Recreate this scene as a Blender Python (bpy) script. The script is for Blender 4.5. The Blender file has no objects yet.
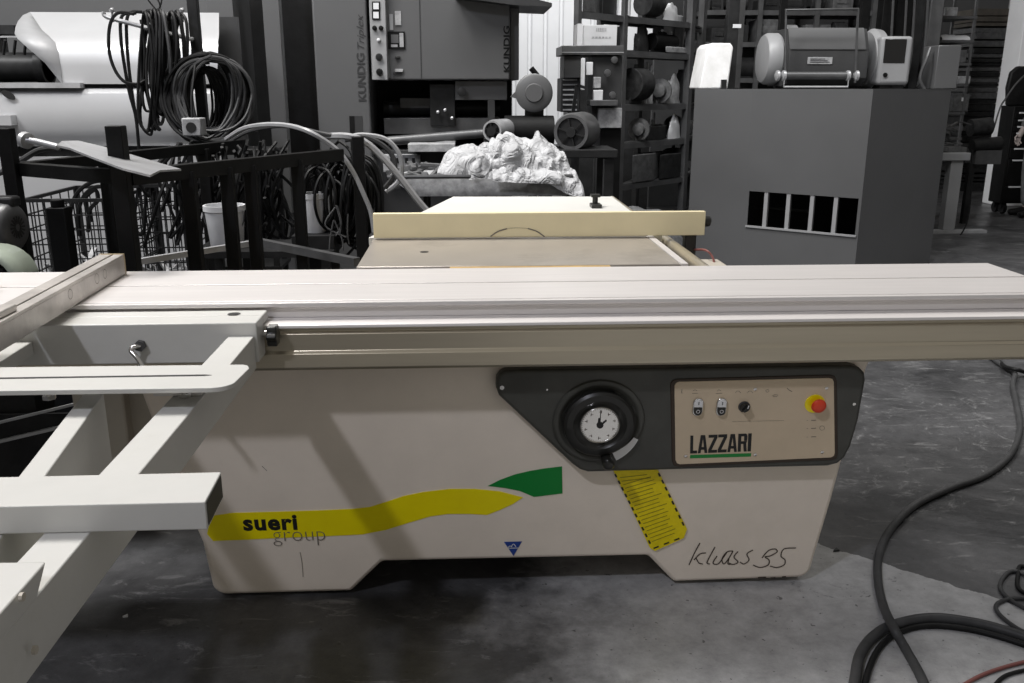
import bpy, math, random
from mathutils import Vector, noise
random.seed(7)
scn = bpy.context.scene
COL = scn.collection
# ------------------------------------------------------------------ camera
EYE = 1.40
PITCH = math.radians(15.7); YAW = math.radians(2.9); FOC = 900.0
cd = bpy.data.cameras.new('camera'); cam = bpy.data.objects.new('camera', cd); COL.objects.link(cam)
cam.location = (0, 0, EYE); cam.rotation_euler = (math.pi/2 - PITCH, 0, -YAW)
cd.sensor_width = 36; cd.lens = FOC/1024*36; cd.clip_end = 100
scn.camera = cam
# ------------------------------------------------------------------ world and lamps
w = bpy.data.worlds.new('world'); scn.world = w; w.use_nodes = True
w.node_tree.nodes['Background'].inputs[0].default_value = (1.0, 0.955, 0.89, 1)
w.node_tree.nodes['Background'].inputs[1].default_value = 0.25
def area(name, loc, tgt, power, sx, sy, col=(1, 1, 1), spread=180):
    l = bpy.data.lights.new(name, 'AREA'); l.shape = 'RECTANGLE'; l.size = sx; l.size_y = sy; l.energy = power; l.color = col; l.spread = math.radians(spread)
    o = bpy.data.objects.new(name, l); COL.objects.link(o); o.location = loc
    o.rotation_euler = (Vector(tgt)-Vector(loc)).to_track_quat('-Z', 'Y').to_euler()
area('hall_lamp_key', (-2.95, -2.0, 5.95), (-0.1, 2.25, 0.45), 145, 0.28, 0.28, (0.86, 0.88, 1.0))
area('ceiling_lamp_saw', (-2.1, 4.0, 6.0), (-0.9, 2.8, 0), 400, 2.2, 1.2, (1.0, 0.97, 0.94))
area('fill_light_left', (-5.2, 3.2, 6.0), (-3.4, 6.0, 1.0), 150, 2.0, 0.8, spread=110)  # unseen fill added to light the left background
area('fill_light_rear', (0.5, 4.8, 6.5), (1.6, 9.5, 0.8), 150, 3.0, 0.8, spread=110)  # unseen fill added for the machines at the rear
area('fill_light_wall', (1.5, 14.5, 6.2), (1.0, 18.0, 2.0), 210, 6.0, 0.8, spread=120)  # unseen lamp added to brighten the back wall
area('fill_light_right', (4.6, 5.2, 6.5), (3.9, 5.2, 0), 50, 2.5, 0.6, spread=75)  # unseen narrow fill added for the floor at right
scn.view_settings.view_transform = 'Standard'; scn.view_settings.look = 'None'
scn.view_settings.exposure = 0.0; scn.view_settings.gamma = 1.0
scn.view_settings.use_curve_mapping = False
# ------------------------------------------------------------------ measuring helpers
_fw = Vector((math.sin(YAW)*math.cos(PITCH), math.cos(YAW)*math.cos(PITCH), -math.sin(PITCH)))
_rt = Vector((math.cos(YAW), -math.sin(YAW), 0))
_up = _rt.cross(_fw)
LEAN = 0.0   # how far the saw's front face leans towards the viewer per metre of height
def U(px, py, y=None, z=None, x=None):
    d = _fw + (px-512)/FOC*_rt + (341.5-py)/FOC*_up
    if y is not None and LEAN: t = (y-LEAN*EYE)/(d.y+LEAN*d.z); return Vector((t*d.x, y, EYE+t*d.z))
    if y is not None: t = y/d.y
    elif z is not None: t = (z-EYE)/d.z
    else: t = x/d.x
    return Vector((t*d.x, t*d.y, EYE+t*d.z))
def rect(x0, y0, x1, y1, Y):
    """extent on the upright plane Y of a photographed rectangle: X0, X1, Z0, Z1"""
    ym = (y0+y1)/2; xm = (x0+x1)/2
    return U(x0, ym, y=Y).x, U(x1, ym, y=Y).x, U(xm, y1, y=Y).z, U(xm, y0, y=Y).z
# ------------------------------------------------------------------ materials
def mat(name, col, rough=0.5, metal=0.0, var=0.0, vs=6.0, bump=0.0, bs=60.0, stretch=None, emit=0, dirt=None, ds=3.0, da=0.5, spec=0.5):
    m = bpy.data.materials.new(name); m.use_nodes = True; nt = m.node_tree; N = nt.nodes; L = nt.links
    b = N['Principled BSDF']
    b.inputs['Roughness'].default_value = rough; b.inputs['Metallic'].default_value = metal
    b.inputs['Specular IOR Level'].default_value = spec
    c = (*col, 1); b.inputs['Base Color'].default_value = c
    tc = N.new('ShaderNodeTexCoord'); mp = N.new('ShaderNodeMapping'); L.new(tc.outputs['Object'], mp.inputs[0])
    if stretch: mp.inputs['Scale'].default_value = stretch
    if var > 0:
        n = N.new('ShaderNodeTexNoise'); n.inputs['Scale'].default_value = vs; n.inputs['Detail'].default_value = 6; n.inputs['Roughness'].default_value = 0.65
        L.new(mp.outputs[0], n.inputs['Vector'])
        r = N.new('ShaderNodeValToRGB'); r.color_ramp.elements[0].position = 0.3; r.color_ramp.elements[1].position = 0.7
        r.color_ramp.elements[0].color = (*[v*(1-var) for v in col], 1); r.color_ramp.elements[1].color = (*[min(1, v*(1+var)) for v in col], 1)
        L.new(n.outputs['Fac'], r.inputs[0]); out = r.outputs[0]
        if dirt:
            n2 = N.new('ShaderNodeTexNoise'); n2.inputs['Scale'].default_value = ds; n2.inputs['Detail'].default_value = 8; n2.inputs['Roughness'].default_value = 0.7
            L.new(mp.outputs[0], n2.inputs['Vector'])
            r2 = N.new('ShaderNodeValToRGB'); r2.color_ramp.elements[0].position = 0.55; r2.color_ramp.elements[1].position = 0.72
            r2.color_ramp.elements[1].color = (da, da, da, 1)
            L.new(n2.outputs['Fac'], r2.inputs[0])
            mx = N.new('ShaderNodeMixRGB'); L.new(r2.outputs[0], mx.inputs[0]); L.new(out, mx.inputs[1]); mx.inputs[2].default_value = (*dirt, 1); out = mx.outputs[0]
        L.new(out, b.inputs['Base Color'])
    if bump > 0:
        n3 = N.new('ShaderNodeTexNoise'); n3.inputs['Scale'].default_value = bs; n3.inputs['Detail'].default_value = 4
        L.new(mp.outputs[0], n3.inputs['Vector'])
        bp = N.new('ShaderNodeBump'); bp.inputs['Strength'].default_value = bump; bp.inputs['Distance'].default_value = 0.01
        L.new(n3.outputs['Fac'], bp.inputs['Height']); L.new(bp.outputs[0], b.inputs['Normal'])
    return m
M = {}
M['body'] = mat('beige_paint', (0.86, 0.77, 0.66), 0.42, 0, 0.06, 3, 0.03, 200, dirt=(0.72, 0.64, 0.53), ds=2.2, da=0.35)
M['panel'] = mat('dull_beige_paint', (0.5, 0.46, 0.39), 0.5, 0, 0.06, 5)
M['white'] = mat('white_enamel', (0.575, 0.57, 0.54), 0.4, 0, 0.03, 9, dirt=(0.48, 0.47, 0.43), ds=9, da=0.35)
M['alu'] = mat('anodised_aluminium', (0.74, 0.71, 0.69), 0.36, 0.25, 0.05, 3, 0.04, 30, stretch=(0.6, 9, 9))
M['rail'] = mat('satin_aluminium', (0.60, 0.54, 0.42), 0.3, 0.72, 0.05, 3, 0.02, 20, stretch=(0.5, 9, 9))
M['cast'] = mat('ground_cast_iron', (0.41, 0.375, 0.33), 0.35, 0.35, 0.08, 4, dirt=(0.22, 0.20, 0.17), ds=3.5, da=0.6)
M['fence'] = mat('cream_fence_board', (0.80, 0.71, 0.46), 0.5, 0, 0.05, 5)
M['sheet'] = mat('pale_board', (0.62, 0.615, 0.58), 0.5, 0, 0.04, 5)
M['extr'] = mat('scuffed_extrusion', (0.50, 0.47, 0.44), 0.38, 0.5, 0.22, 9, dirt=(0.72, 0.69, 0.64), ds=7, da=0.6)
M['black'] = mat('black_plastic', (0.016, 0.016, 0.014), 0.38, 0, 0.3, 20)
M['fascia'] = mat('charcoal_moulding', (0.058, 0.058, 0.050), 0.45, 0, 0.25, 5, 0.05, 300)
M['plate'] = mat('control_plate_paint', (0.64, 0.52, 0.37), 0.45, 0, 0.05, 8)
M['chrome'] = mat('chrome', (0.75, 0.74, 0.72), 0.15, 1)
M['dial'] = mat('dial_face', (0.62, 0.55, 0.53), 0.4)
M['red'] = mat('red_knob', (0.75, 0.06, 0.02), 0.35)
M['yellow'] = mat('yellow_vinyl', (0.98, 0.82, 0.0), 0.4, 0, 0.05, 10)
M['ylabel'] = mat('yellow_card', (0.92, 0.74, 0.0), 0.5, 0, 0.1, 40)
M['ochre'] = mat('olive_print', (0.32, 0.27, 0.01), 0.5)
M['green'] = mat('green_vinyl', (0.0, 0.24, 0.035), 0.4)
M['blue'] = mat('blue_vinyl', (0.02, 0.06, 0.3), 0.4)
M['ink'] = mat('black_ink', (0.01, 0.01, 0.01), 0.5)
M['greyink'] = mat('grey_ink', (0.16, 0.14, 0.12), 0.6)
M['brownink'] = mat('marker_ink', (0.045, 0.03, 0.02), 0.6)
M['whitep'] = mat('white_plastic', (0.8, 0.8, 0.8), 0.3)
def grey(name, v, rough=0.5, metal=0, var=0.12, vs=5, **k):
    if v < 0.06: k['spec'] = 0.18
    M[name] = mat(name, (v*0.99, v, v*1.02), rough, metal, var, vs, **k)
grey('steel_black', 0.004, 0.6, 0, 0.5, 12, bump=0.1)
grey('steel_dark', 0.022, 0.45, 0.2, 0.4, 8)
grey('steel_mid', 0.085, 0.4, 0.3, 0.25, 8)
grey('steel_light', 0.42, 0.35, 0.4, 0.2, 8)
grey('sheet_steel', 0.50, 0.30, 0.4, 0.06, 2)
grey('machine_grey', 0.08, 0.45, 0, 0.04, 3)
grey('machine_pale', 0.26, 0.45, 0, 0.05, 3)
grey('machine_dark', 0.04, 0.5, 0, 0.2, 3)
grey('cabinet_grey', 0.092, 0.33, 0, 0.05, 3, bump=0.04, bs=12)
grey('rubber', 0.010, 0.5, 0, 0.4, 20)
grey('rubber_grey', 0.055, 0.45, 0, 0.2, 20)
grey('hose_pale', 0.30, 0.4, 0, 0.1, 20)
grey('tool_white', 0.62, 0.5, 0, 0.1, 8)
grey('rag', 0.42, 0.9, 0, 0.22, 12, bump=0.9, bs=9)
for n_ in M['rag'].node_tree.nodes:
    if n_.type == 'BUMP': n_.inputs['Distance'].default_value = 0.06
    if n_.type == 'TEX_NOISE' and abs(n_.inputs['Scale'].default_value-9) < 0.1 and n_.inputs['Detail'].default_value == 4: n_.inputs['Distortion'].default_value = 1.6; n_.inputs['Detail'].default_value = 3
grey('carton', 0.5, 0.8, 0, 0.08, 8)
grey('clutter_dark', 0.022, 0.6, 0, 0.6, 20)
grey('clutter_mid', 0.08, 0.6, 0, 0.5, 20)
grey('clutter_light', 0.3, 0.6, 0, 0.4, 20)
grey('wall_white', 0.62, 0.7, 0, 0.04, 2)
grey('wall_grey', 0.25, 0.8, 0, 0.05, 2)
grey('column_white', 0.85, 0.6, 0, 0.04, 2)
grey('denim', 0.20, 0.9, 0, 0.3, 14, bump=0.3)
M['motor_green'] = mat('grey_green_paint', (0.30, 0.34, 0.28), 0.35, 0, 0.15, 6)
M['skin'] = mat('skin_tone', (0.35, 0.3, 0.28), 0.6)
M['redhose'] = mat('faded_red_rubber', (0.2, 0.07, 0.06), 0.5)
M['wood'] = mat('grey_brown_timber', (0.075, 0.066, 0.055), 0.8, 0, 0.4, 8)
# ------------------------------------------------------------------ mesh builder
class MB:
    def __init__(s): s.v = []; s.f = []; s.sm = []
    def add(s, vs, fs, smooth=False):
        o = len(s.v); s.v += [tuple(p) for p in vs]; s.f += [[i+o for i in f] for f in fs]; s.sm += [smooth]*len(fs); return s
    def box(s, x0, x1, y0, y1, z0, z1):
        return s.add([(x0,y0,z0),(x1,y0,z0),(x1,y1,z0),(x0,y1,z0),(x0,y0,z1),(x1,y0,z1),(x1,y1,z1),(x0,y1,z1)],
                     [(0,3,2,1),(4,5,6,7),(0,1,5,4),(1,2,6,5),(2,3,7,6),(3,0,4,7)])
    def bar(s, p, q, wd, h, up=(0,0,1)):
        p, q = Vector(p), Vector(q); d = (q-p).normalized(); u = Vector(up)
        if abs(d.dot(u)) > 0.98: u = Vector((0,1,0))
        r = d.cross(u).normalized()*wd/2; u = r.cross(d).normalized()*h/2
        return s.add([p-r-u,p+r-u,p+r+u,p-r+u,q-r-u,q+r-u,q+r+u,q-r+u],[(0,1,2,3),(7,6,5,4),(0,4,5,1),(1,5,6,2),(2,6,7,3),(3,7,4,0)])
    def prism(s, poly, y0, y1, axis='y'):
        """poly of 2D points extruded: axis y -> (x,z), axis x -> (y,z), axis z -> (x,y)"""
        n = len(poly)
        g = {'y': lambda a,b,t:(a,t,b), 'x': lambda a,b,t:(t,a,b), 'z': lambda a,b,t:(a,b,t)}[axis]
        vs = [g(a,b,y0) for a,b in poly]+[g(a,b,y1) for a,b in poly]
        return s.add(vs, [tuple(range(n)), tuple(range(2*n-1, n-1, -1))]+[(i,(i+1)%n,(i+1)%n+n,i+n)[::-1] for i in range(n)])
    def tube(s, pts, r, seg=8, closed=False):
        P = [Vector(p) for p in pts]; n = len(P)
        if n < 2: return s
        rs = r if isinstance(r, (list, tuple)) else [r]*n
        prev = None; vs = []
        for i in range(n):
            if closed: t = P[(i+1)%n]-P[i-1]
            else: t = P[min(i+1,n-1)]-P[max(i-1,0)]
            t = t.normalized() if t.length > 1e-9 else Vector((0,0,1))
            if prev is None:
                a = Vector((0,0,1)) if abs(t.z) < 0.9 else Vector((1,0,0)); prev = (a - t*a.dot(t)).normalized()
            else:
                prev = prev - t*prev.dot(t); prev = prev.normalized() if prev.length > 1e-6 else t.orthogonal().normalized()
            b = t.cross(prev)
            for k in range(seg):
                a = 2*math.pi*k/seg; vs.append(P[i]+(prev*math.cos(a)+b*math.sin(a))*rs[i])
        fs = []
        for i in range(n if closed else n-1):
            j = (i+1)%n
            for k in range(seg):
                l = (k+1)%seg; fs.append((i*seg+k, i*seg+l, j*seg+l, j*seg+k))
        if not closed: fs += [tuple(range(seg))[::-1], tuple((n-1)*seg+k for k in range(seg))]
        return s.add(vs, fs, True)
    def cyl(s, p, q, r, seg=24, r2=None):
        p, q = Vector(p), Vector(q); d = (q-p).normalized(); a = d.orthogonal().normalized(); b = d.cross(a)
        r2 = r if r2 is None else r2
        vs = [p+(a*math.cos(2*math.pi*k/seg)+b*math.sin(2*math.pi*k/seg))*r for k in range(seg)]
        vs += [q+(a*math.cos(2*math.pi*k/seg)+b*math.sin(2*math.pi*k/seg))*r2 for k in range(seg)]
        s.add(vs, [(k,(k+1)%seg,(k+1)%seg+seg,k+seg) for k in range(seg)], True)
        o = len(s.v)-2*seg; s.f += [[o+k for k in range(seg)][::-1], [o+seg+k for k in range(seg)]]; s.sm += [False, False]; return s
    def lathe(s, c, d, prof, seg=32):
        """prof: list of (distance along d, radius)"""
        c = Vector(c); d = Vector(d).normalized(); a = d.orthogonal().normalized(); b = d.cross(a); n = len(prof)
        vs = [c+d*t+(a*math.cos(2*math.pi*k/seg)+b*math.sin(2*math.pi*k/seg))*max(r,1e-4) for t, r in prof for k in range(seg)]
        fs = [(i*seg+k,i*seg+(k+1)%seg,(i+1)*seg+(k+1)%seg,(i+1)*seg+k) for i in range(n-1) for k in range(seg)]
        s.add(vs, fs, True); o = len(s.v)-n*seg
        s.f += [[o+k for k in range(seg)][::-1], [o+(n-1)*seg+k for k in range(seg)]]; s.sm += [False, False]; return s
    def build(s, name, m, parent=None, bevel=0, bseg=2, keep=False):
        me = bpy.data.meshes.new(name)
        if LEAN: s.v = [(p[0], p[1]-LEAN*p[2], p[2]) for p in s.v]
        xs = [p[0] for p in s.v]; ys = [p[1] for p in s.v]; zs = [p[2] for p in s.v]
        c = Vector(((min(xs)+max(xs))/2, (min(ys)+max(ys))/2, min(zs)))
        me.from_pydata([Vector(p)-c for p in s.v], [], s.f)
        me.polygons.foreach_set('use_smooth', s.sm)
        me.materials.append(M[m] if isinstance(m, str) else m); me.validate(); me.update()
        import bmesh
        bm = bmesh.new(); bm.from_mesh(me); bmesh.ops.recalc_face_normals(bm, faces=bm.faces); bm.to_mesh(me); bm.free()
        try: me.set_sharp_from_angle(angle=math.radians(40))
        except Exception: pass
        o = bpy.data.objects.new(name, me); COL.objects.link(o)
        if parent is not None:
            o.parent = parent; o.location = c - wloc(parent)
        else: o.location = c
        if bevel > 0:
            b = o.modifiers.new('bevel', 'BEVEL'); b.width = bevel; b.segments = bseg; b.limit_method = 'ANGLE'; b.angle_limit = math.radians(35)
        return o
def wloc(o):
    l = Vector(o.location)
    while o.parent: o = o.parent; l += o.location
    return l
def thing(name, label, cat, loc=(0,0,0), group=None):
    o = bpy.data.objects.new(name, None); COL.objects.link(o); o.location = loc; o.empty_display_size = 0.1
    return tag(o, label, cat, group)
def tag(o, label=None, cat=None, group=None, kind=None):
    if label: o['label'] = label
    if cat: o['category'] = cat
    if group: o['group'] = group
    if kind: o['kind'] = kind
    return o
def copy_tree(o, parent=None):
    c = o.copy(); COL.objects.link(c); c.parent = parent
    for ch in list(o.children): copy_tree(ch, c)
    return c
def B(*a): return MB().box(*a)
def smoothpath(pts, n=8):
    P = [Vector(p) for p in pts]; out = []
    for i in range(len(P)-1):
        p0 = P[max(i-1,0)]; p1 = P[i]; p2 = P[i+1]; p3 = P[min(i+2,len(P)-1)]
        for k in range(n):
            t = k/n
            out.append(0.5*((2*p1)+(p2-p0)*t+(2*p0-5*p1+4*p2-p3)*t*t+(3*p1-p0-3*p2+p3)*t**3))
    out.append(P[-1]); return out
def text(name, s, m, parent, o0, u, v, thick=0.0006, bold=0.0, shear=0.0, space=1.0):
    """lettering whose bounding box fills the parallelogram o0, o0+u, o0+v; stands off the surface by thick"""
    c = bpy.data.curves.new(name, 'FONT'); c.body = s; c.offset = bold; c.shear = shear; c.space_character = space; c.resolution_u = 3
    t = bpy.data.objects.new('tmp', c); COL.objects.link(t)
    dg = bpy.context.evaluated_depsgraph_get(); me = bpy.data.meshes.new_from_object(t.evaluated_get(dg)); bpy.data.objects.remove(t)
    xs = [q.co.x for q in me.vertices]; ys = [q.co.y for q in me.vertices]
    x0, x1, y0, y1 = min(xs), max(xs), min(ys), max(ys); o0, u, v = Vector(o0), Vector(u), Vector(v); n = u.cross(v).normalized()
    mb = MB()
    vs = [o0+u*((q.co.x-x0)/(x1-x0))+v*((q.co.y-y0)/(y1-y0))+n*thick for q in me.vertices]
    mb.add(vs, [tuple(p.vertices) for p in me.polygons]); bpy.data.meshes.remove(me)
    return mb.build(name, m, parent)
def poly_px(pts, Y): return [(U(a, b, y=Y).x, U(a, b, y=Y).z) for a, b in pts]
def ribbon(pts3, wd, n):
    """flat painted stroke along 3D points on a plane with normal n"""
    mb = MB(); P = [Vector(p) for p in pts3]; n = Vector(n); vs = []
    for i, p in enumerate(P):
        t = (P[min(i+1,len(P)-1)]-P[max(i-1,0)]).normalized(); s = t.cross(n).normalized()*wd[i]/2 if isinstance(wd, list) else t.cross(n).normalized()*wd/2
        vs += [p-s, p+s]
    mb.add(vs, [(2*i, 2*i+1, 2*i+3, 2*i+2) for i in range(len(P)-1)]); return mb
def stroke(mb, px, Y, wmm):
    pts = smoothpath([U(a, b, y=Y) for a, b in px], 6); r = ribbon(pts, wmm/1000, (0, -1, 0)); mb.add(r.v, r.f)

def loopset(label, name, loops, r, m, Y, grp=None, cat='cable'):
    mb = MB()
    for L_ in loops:
        pts = [U(a, b_, y=Y+(q[2] if len(q) > 2 else 0)) for q in L_ for a, b_ in [(q[0], q[1])]]
        mb.tube(smoothpath(pts, 5), r, 6)
    o = mb.build(name, m); return tag(o, label, cat, grp)
# ================================================================== THE SETTING
# floor: power-floated concrete with a paler worn bay in front, its left darkened as shade
fm = bpy.data.materials.new('concrete_floor'); fm.use_nodes = True; nt = fm.node_tree; N = nt.nodes; L = nt.links; b = N['Principled BSDF']
tc = N.new('ShaderNodeTexCoord')
def nz(scale, det=8, rough=0.65, dist=0.0):
    n = N.new('ShaderNodeTexNoise'); n.inputs['Scale'].default_value = scale; n.inputs['Detail'].default_value = det; n.inputs['Roughness'].default_value = rough
    n.inputs['Distortion'].default_value = dist; L.new(tc.outputs['Object'], n.inputs['Vector']); return n.outputs['Fac']
def ramp(src, a, b_, ca, cb):
    r = N.new('ShaderNodeValToRGB'); e = r.color_ramp.elements; e[0].position = a; e[1].position = b_; e[0].color = (*ca, 1); e[1].color = (*cb, 1); L.new(src, r.inputs[0]); return r.outputs[0]
def mix(fac, a, b_, mode='MIX'):
    m = N.new('ShaderNodeMixRGB'); m.blend_type = mode
    if isinstance(fac, float): m.inputs[0].default_value = fac
    else: L.new(fac, m.inputs[0])
    for i, q in ((1, a), (2, b_)):
        if isinstance(q, tuple): m.inputs[i].default_value = (*q, 1)
        else: L.new(q, m.inputs[i])
    return m.outputs[0]
def math_(op, a, b_):
    m = N.new('ShaderNodeMath'); m.operation = op
    for i, q in ((0, a), (1, b_)):
        if isinstance(q, (int, float)): m.inputs[i].default_value = q
        else: L.new(q, m.inputs[i])
    return m.outputs[0]
sep = N.new('ShaderNodeSeparateXYZ'); L.new(tc.outputs['Object'], sep.inputs[0]); X_, Y_ = sep.outputs[0], sep.outputs[1]
base = ramp(nz(1.3, 9, 0.7, 0.6), 0.35, 0.68, (0.018, 0.0185, 0.020), (0.105, 0.105, 0.108))
fine = ramp(nz(14, 8, 0.75), 0.3, 0.75, (0.62, 0.62, 0.62), (1.35, 1.35, 1.35))
c1 = mix(0.8, base, fine, 'MULTIPLY')
# worn pale streaks
smp = N.new('ShaderNodeMapping'); smp.inputs['Scale'].default_value = (1.2, 3.6, 1); smp.inputs['Rotation'].default_value = (0, 0, 0.6); L.new(tc.outputs['Object'], smp.inputs[0])
sn = N.new('ShaderNodeTexNoise'); sn.inputs['Scale'].default_value = 3.0; sn.inputs['Detail'].default_value = 12; sn.inputs['Roughness'].default_value = 0.78; sn.inputs['Distortion'].default_value = 1.2; L.new(smp.outputs[0], sn.inputs['Vector'])
c2 = mix(ramp(sn.outputs['Fac'], 0.56, 0.66, (0, 0, 0), (0.6, 0.6, 0.6)), c1, (0.27, 0.27, 0.27))
# pale bay: joint line behind it; leftward fade paints in the saw's shade
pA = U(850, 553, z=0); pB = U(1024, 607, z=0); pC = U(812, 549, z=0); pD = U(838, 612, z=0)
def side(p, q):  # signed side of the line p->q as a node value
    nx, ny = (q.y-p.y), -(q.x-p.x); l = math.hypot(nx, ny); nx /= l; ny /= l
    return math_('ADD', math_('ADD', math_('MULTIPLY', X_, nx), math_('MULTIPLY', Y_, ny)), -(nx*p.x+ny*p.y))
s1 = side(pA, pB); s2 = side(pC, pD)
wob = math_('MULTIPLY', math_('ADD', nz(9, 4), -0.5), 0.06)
m1 = math_('GREATER_THAN', math_('ADD', s1, wob), 0.0); m2 = ramp(math_('ADD', math_('MULTIPLY', X_, 0.6), math_('MULTIPLY', math_('ADD', nz(2.2, 6), -0.5), 0.9)), 0.02, 0.25, (0, 0, 0), (1, 1, 1))  # second mask darkens the bay's left, shade put into the floor colour
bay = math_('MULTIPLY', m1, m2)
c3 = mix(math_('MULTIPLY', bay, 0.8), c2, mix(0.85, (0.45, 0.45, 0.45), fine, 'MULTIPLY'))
blot = ramp(nz(3.2, 10, 0.75, 0.8), 0.60, 0.635, (0, 0, 0), (0.75, 0.75, 0.75))
c3 = mix(math_('MULTIPLY', blot, bay), c3, (0.05, 0.05, 0.052))
scuff_c = U(930, 430, z=0); dx_ = math_('ADD', X_, -scuff_c.x); dy_ = math_('ADD', Y_, -scuff_c.y)
rad = math_('ADD', math_('MULTIPLY', dx_, dx_), math_('MULTIPLY', dy_, dy_)); worn = ramp(rad, 0.05, 0.9, (1, 1, 1), (0, 0, 0))
c3 = mix(math_('MULTIPLY', ramp(nz(6, 14, 0.85, 2.5), 0.55, 0.64, (0, 0, 0), (0.65, 0.65, 0.65)), worn), c3, (0.42, 0.42, 0.42))
# dark specks of dirt
c4 = mix(ramp(nz(45, 3, 0.6), 0.66, 0.70, (0, 0, 0), (0.7, 0.7, 0.7)), c3, (0.02, 0.02, 0.02))
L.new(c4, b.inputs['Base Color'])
L.new(ramp(nz(2.5, 6), 0.35, 0.7, (0.28,)*3, (0.55,)*3), b.inputs['Roughness'])
bp = N.new('ShaderNodeBump'); bp.inputs['Strength'].default_value = 0.15; bp.inputs['Distance'].default_value = 0.01; L.new(nz(30, 8), bp.inputs['Height']); L.new(bp.outputs[0], b.inputs['Normal'])
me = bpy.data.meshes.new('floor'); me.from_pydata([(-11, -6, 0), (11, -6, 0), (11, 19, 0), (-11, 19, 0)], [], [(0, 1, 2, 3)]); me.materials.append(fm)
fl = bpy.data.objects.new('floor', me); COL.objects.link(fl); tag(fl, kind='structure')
wm = MB()
x = -11.0
prof = []
while x < 11: prof += [(x, 18.0), (x+0.20, 18.0), (x+0.23, 18.04), (x+0.27, 18.04)]; x += 0.30
wm.add([(a, b_, z) for a, b_ in prof for z in (0, 6.8)], [(2*i, 2*i+2, 2*i+3, 2*i+1) for i in range(len(prof)-1)])
tag(wm.build('wall_back', 'wall_white'), kind='structure')
tag(B(-11.2, -11, -6, 18, 0, 6.8).build('wall_left', 'wall_grey'), kind='structure')
tag(B(11, 11.2, -6, 18, 0, 6.8).build('wall_right', 'wall_grey'), kind='structure')
# white hall column at the right
cb = U(1008, 206, z=0)
cx0 = U(997, 206, z=0).x
tag(MB().box(cx0, cx0+0.55, cb.y, cb.y+0.35, 0, 6.5).build('column', 'column_white', bevel=0.01), kind='structure', label='white square hall column rising behind the black tool chest', cat='column')

# ================================================================== PANEL SAW
saw = thing('panel_saw', 'beige sliding table panel saw with black control fascia and yellow stripe filling the foreground', 'panel saw', (0.15, 2.8, 0))
FY = 2.314; LEAN = 0.15
def arc(cx, cz, r, a0, a1, n=6): return [(cx+r*math.cos(math.radians(a0+(a1-a0)*i/n)), cz+r*math.sin(math.radians(a0+(a1-a0)*i/n))) for i in range(n+1)]
bl = [(-0.850, 0.742), (-0.79, 0.40), (-0.742, 0.19), (-0.735, 0.06)] + arc(-0.695, 0.05, 0.04, 190, 270) 
bl += [(-0.345, 0.01)] + poly_px([(382, 562), (648, 556)], FY) + [(0.590, 0.012)] + arc(0.955, 0.055, 0.04, 270, 345) + poly_px([(832, 500), (867.5, 368)], FY) + [(1.062, 0.742)]
cabm = MB().prism(bl, FY, 3.05)
cab = cabm.build('cabinet', 'body', saw, bevel=0.012, bseg=3)
# decals on the cabinet front
DY = FY-0.0015
def decal(name, pts, m, parent=cab, Y=DY, t=0.001): return MB().prism(poly_px(pts, Y), Y, Y+t).build(name, m, parent)
decal('stripe_decal', [(211, 516),(232, 513),(270, 512),(320, 510.5),(352, 509),(370, 507),(386, 502),(404, 496),(424, 492),(450, 489),(475, 489),(500, 491.5),(523, 497.5),(513, 504),(500, 510),(487, 515),(470, 514),(448, 514),(430, 516.5),(408, 523),(386, 530),(362, 534.5),(330, 536),(280, 538),(240, 540),(213, 541),(207, 534)], 'yellow')
decal('leaf_decal', [(488, 486),(500, 480),(515, 474.5),(530, 471),(545, 468.5),(562, 466.5),(562.5, 493.5),(550, 495),(534, 497),(520, 491),(505, 488)], 'green')
decal('triangle_badge', [(504, 542),(522, 541.5),(513.5, 556)], 'blue')
mb = MB()
for q in [[(508, 547.5),(510, 546),(512, 547)],[(511, 547),(513.5, 544),(516, 547)],[(508, 548.2),(518.5, 548)]]: stroke(mb, q, DY-0.001, 2.2)
mb.build('badge_emblem', 'whitep', cab)
def textpx(name, s, m, parent, x0, x1, yb, yt, Y, tilt=0.0, **k):
    o0 = U(x0, yb, y=Y); u = U(x1, yb-tilt, y=Y)-o0; v = U(x0, yt, y=Y)-o0; v.x = 0
    return text(name, s, m, parent, o0, u, v, **k)
textpx('lettering', 'sueri', 'ink', cab, 244, 298, 531, 515.5, DY, 1.0, bold=0.04, space=1.1)
textpx('lettering', 'group', 'greyink', cab, 274, 326, 546, 532, DY, 1.0, bold=-0.022)
mb = MB()   # handwritten model name
K = [[(689,565),(695,552),(700,543)],[(694,560),(700,554),(706,553)],[(696,558),(699,563),(703,564)],
     [(715,547),(709,558),(707,563),(710,564)],[(717,556),(713,563),(718,564),(723,558),(727,552)],[(733,551),(727,552),(722,559),(724,564),(729,558),(733,551)],[(729,558),(728,564),(731,564)],
     [(738,551.5),(734,557),(738,562),(733,564.5),(729,563)],[(753,550),(747,554),(749,560),(744,564),(740,562)],
     [(762,558),(768,551),(775,549),(777,552),(770,556),(765,557),(769,560),(768,565),(760,567.5),(753,565)],
     [(796,548),(784,549),(781,556),(785,560),(784,565),(777,567.5),(770,566)]]
for q in K: stroke(mb, q, DY, 3.3)
mb.build('handwritten_mark', 'brownink', cab)
mb = MB(); stroke(mb, [(300, 552),(302, 563),(303, 577)], DY, 1.2); stroke(mb, [(262, 466),(267, 471)], DY, 1.2)
for a in [(762,577.6,8),(773,578,5),(784,577,4)]: stroke(mb, [(a[0]-a[2]/2, a[1]),(a[0]+a[2]/2, a[1]-0.3)], DY, 4)
mb.build('scratch', 'brownink', cab)
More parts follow.
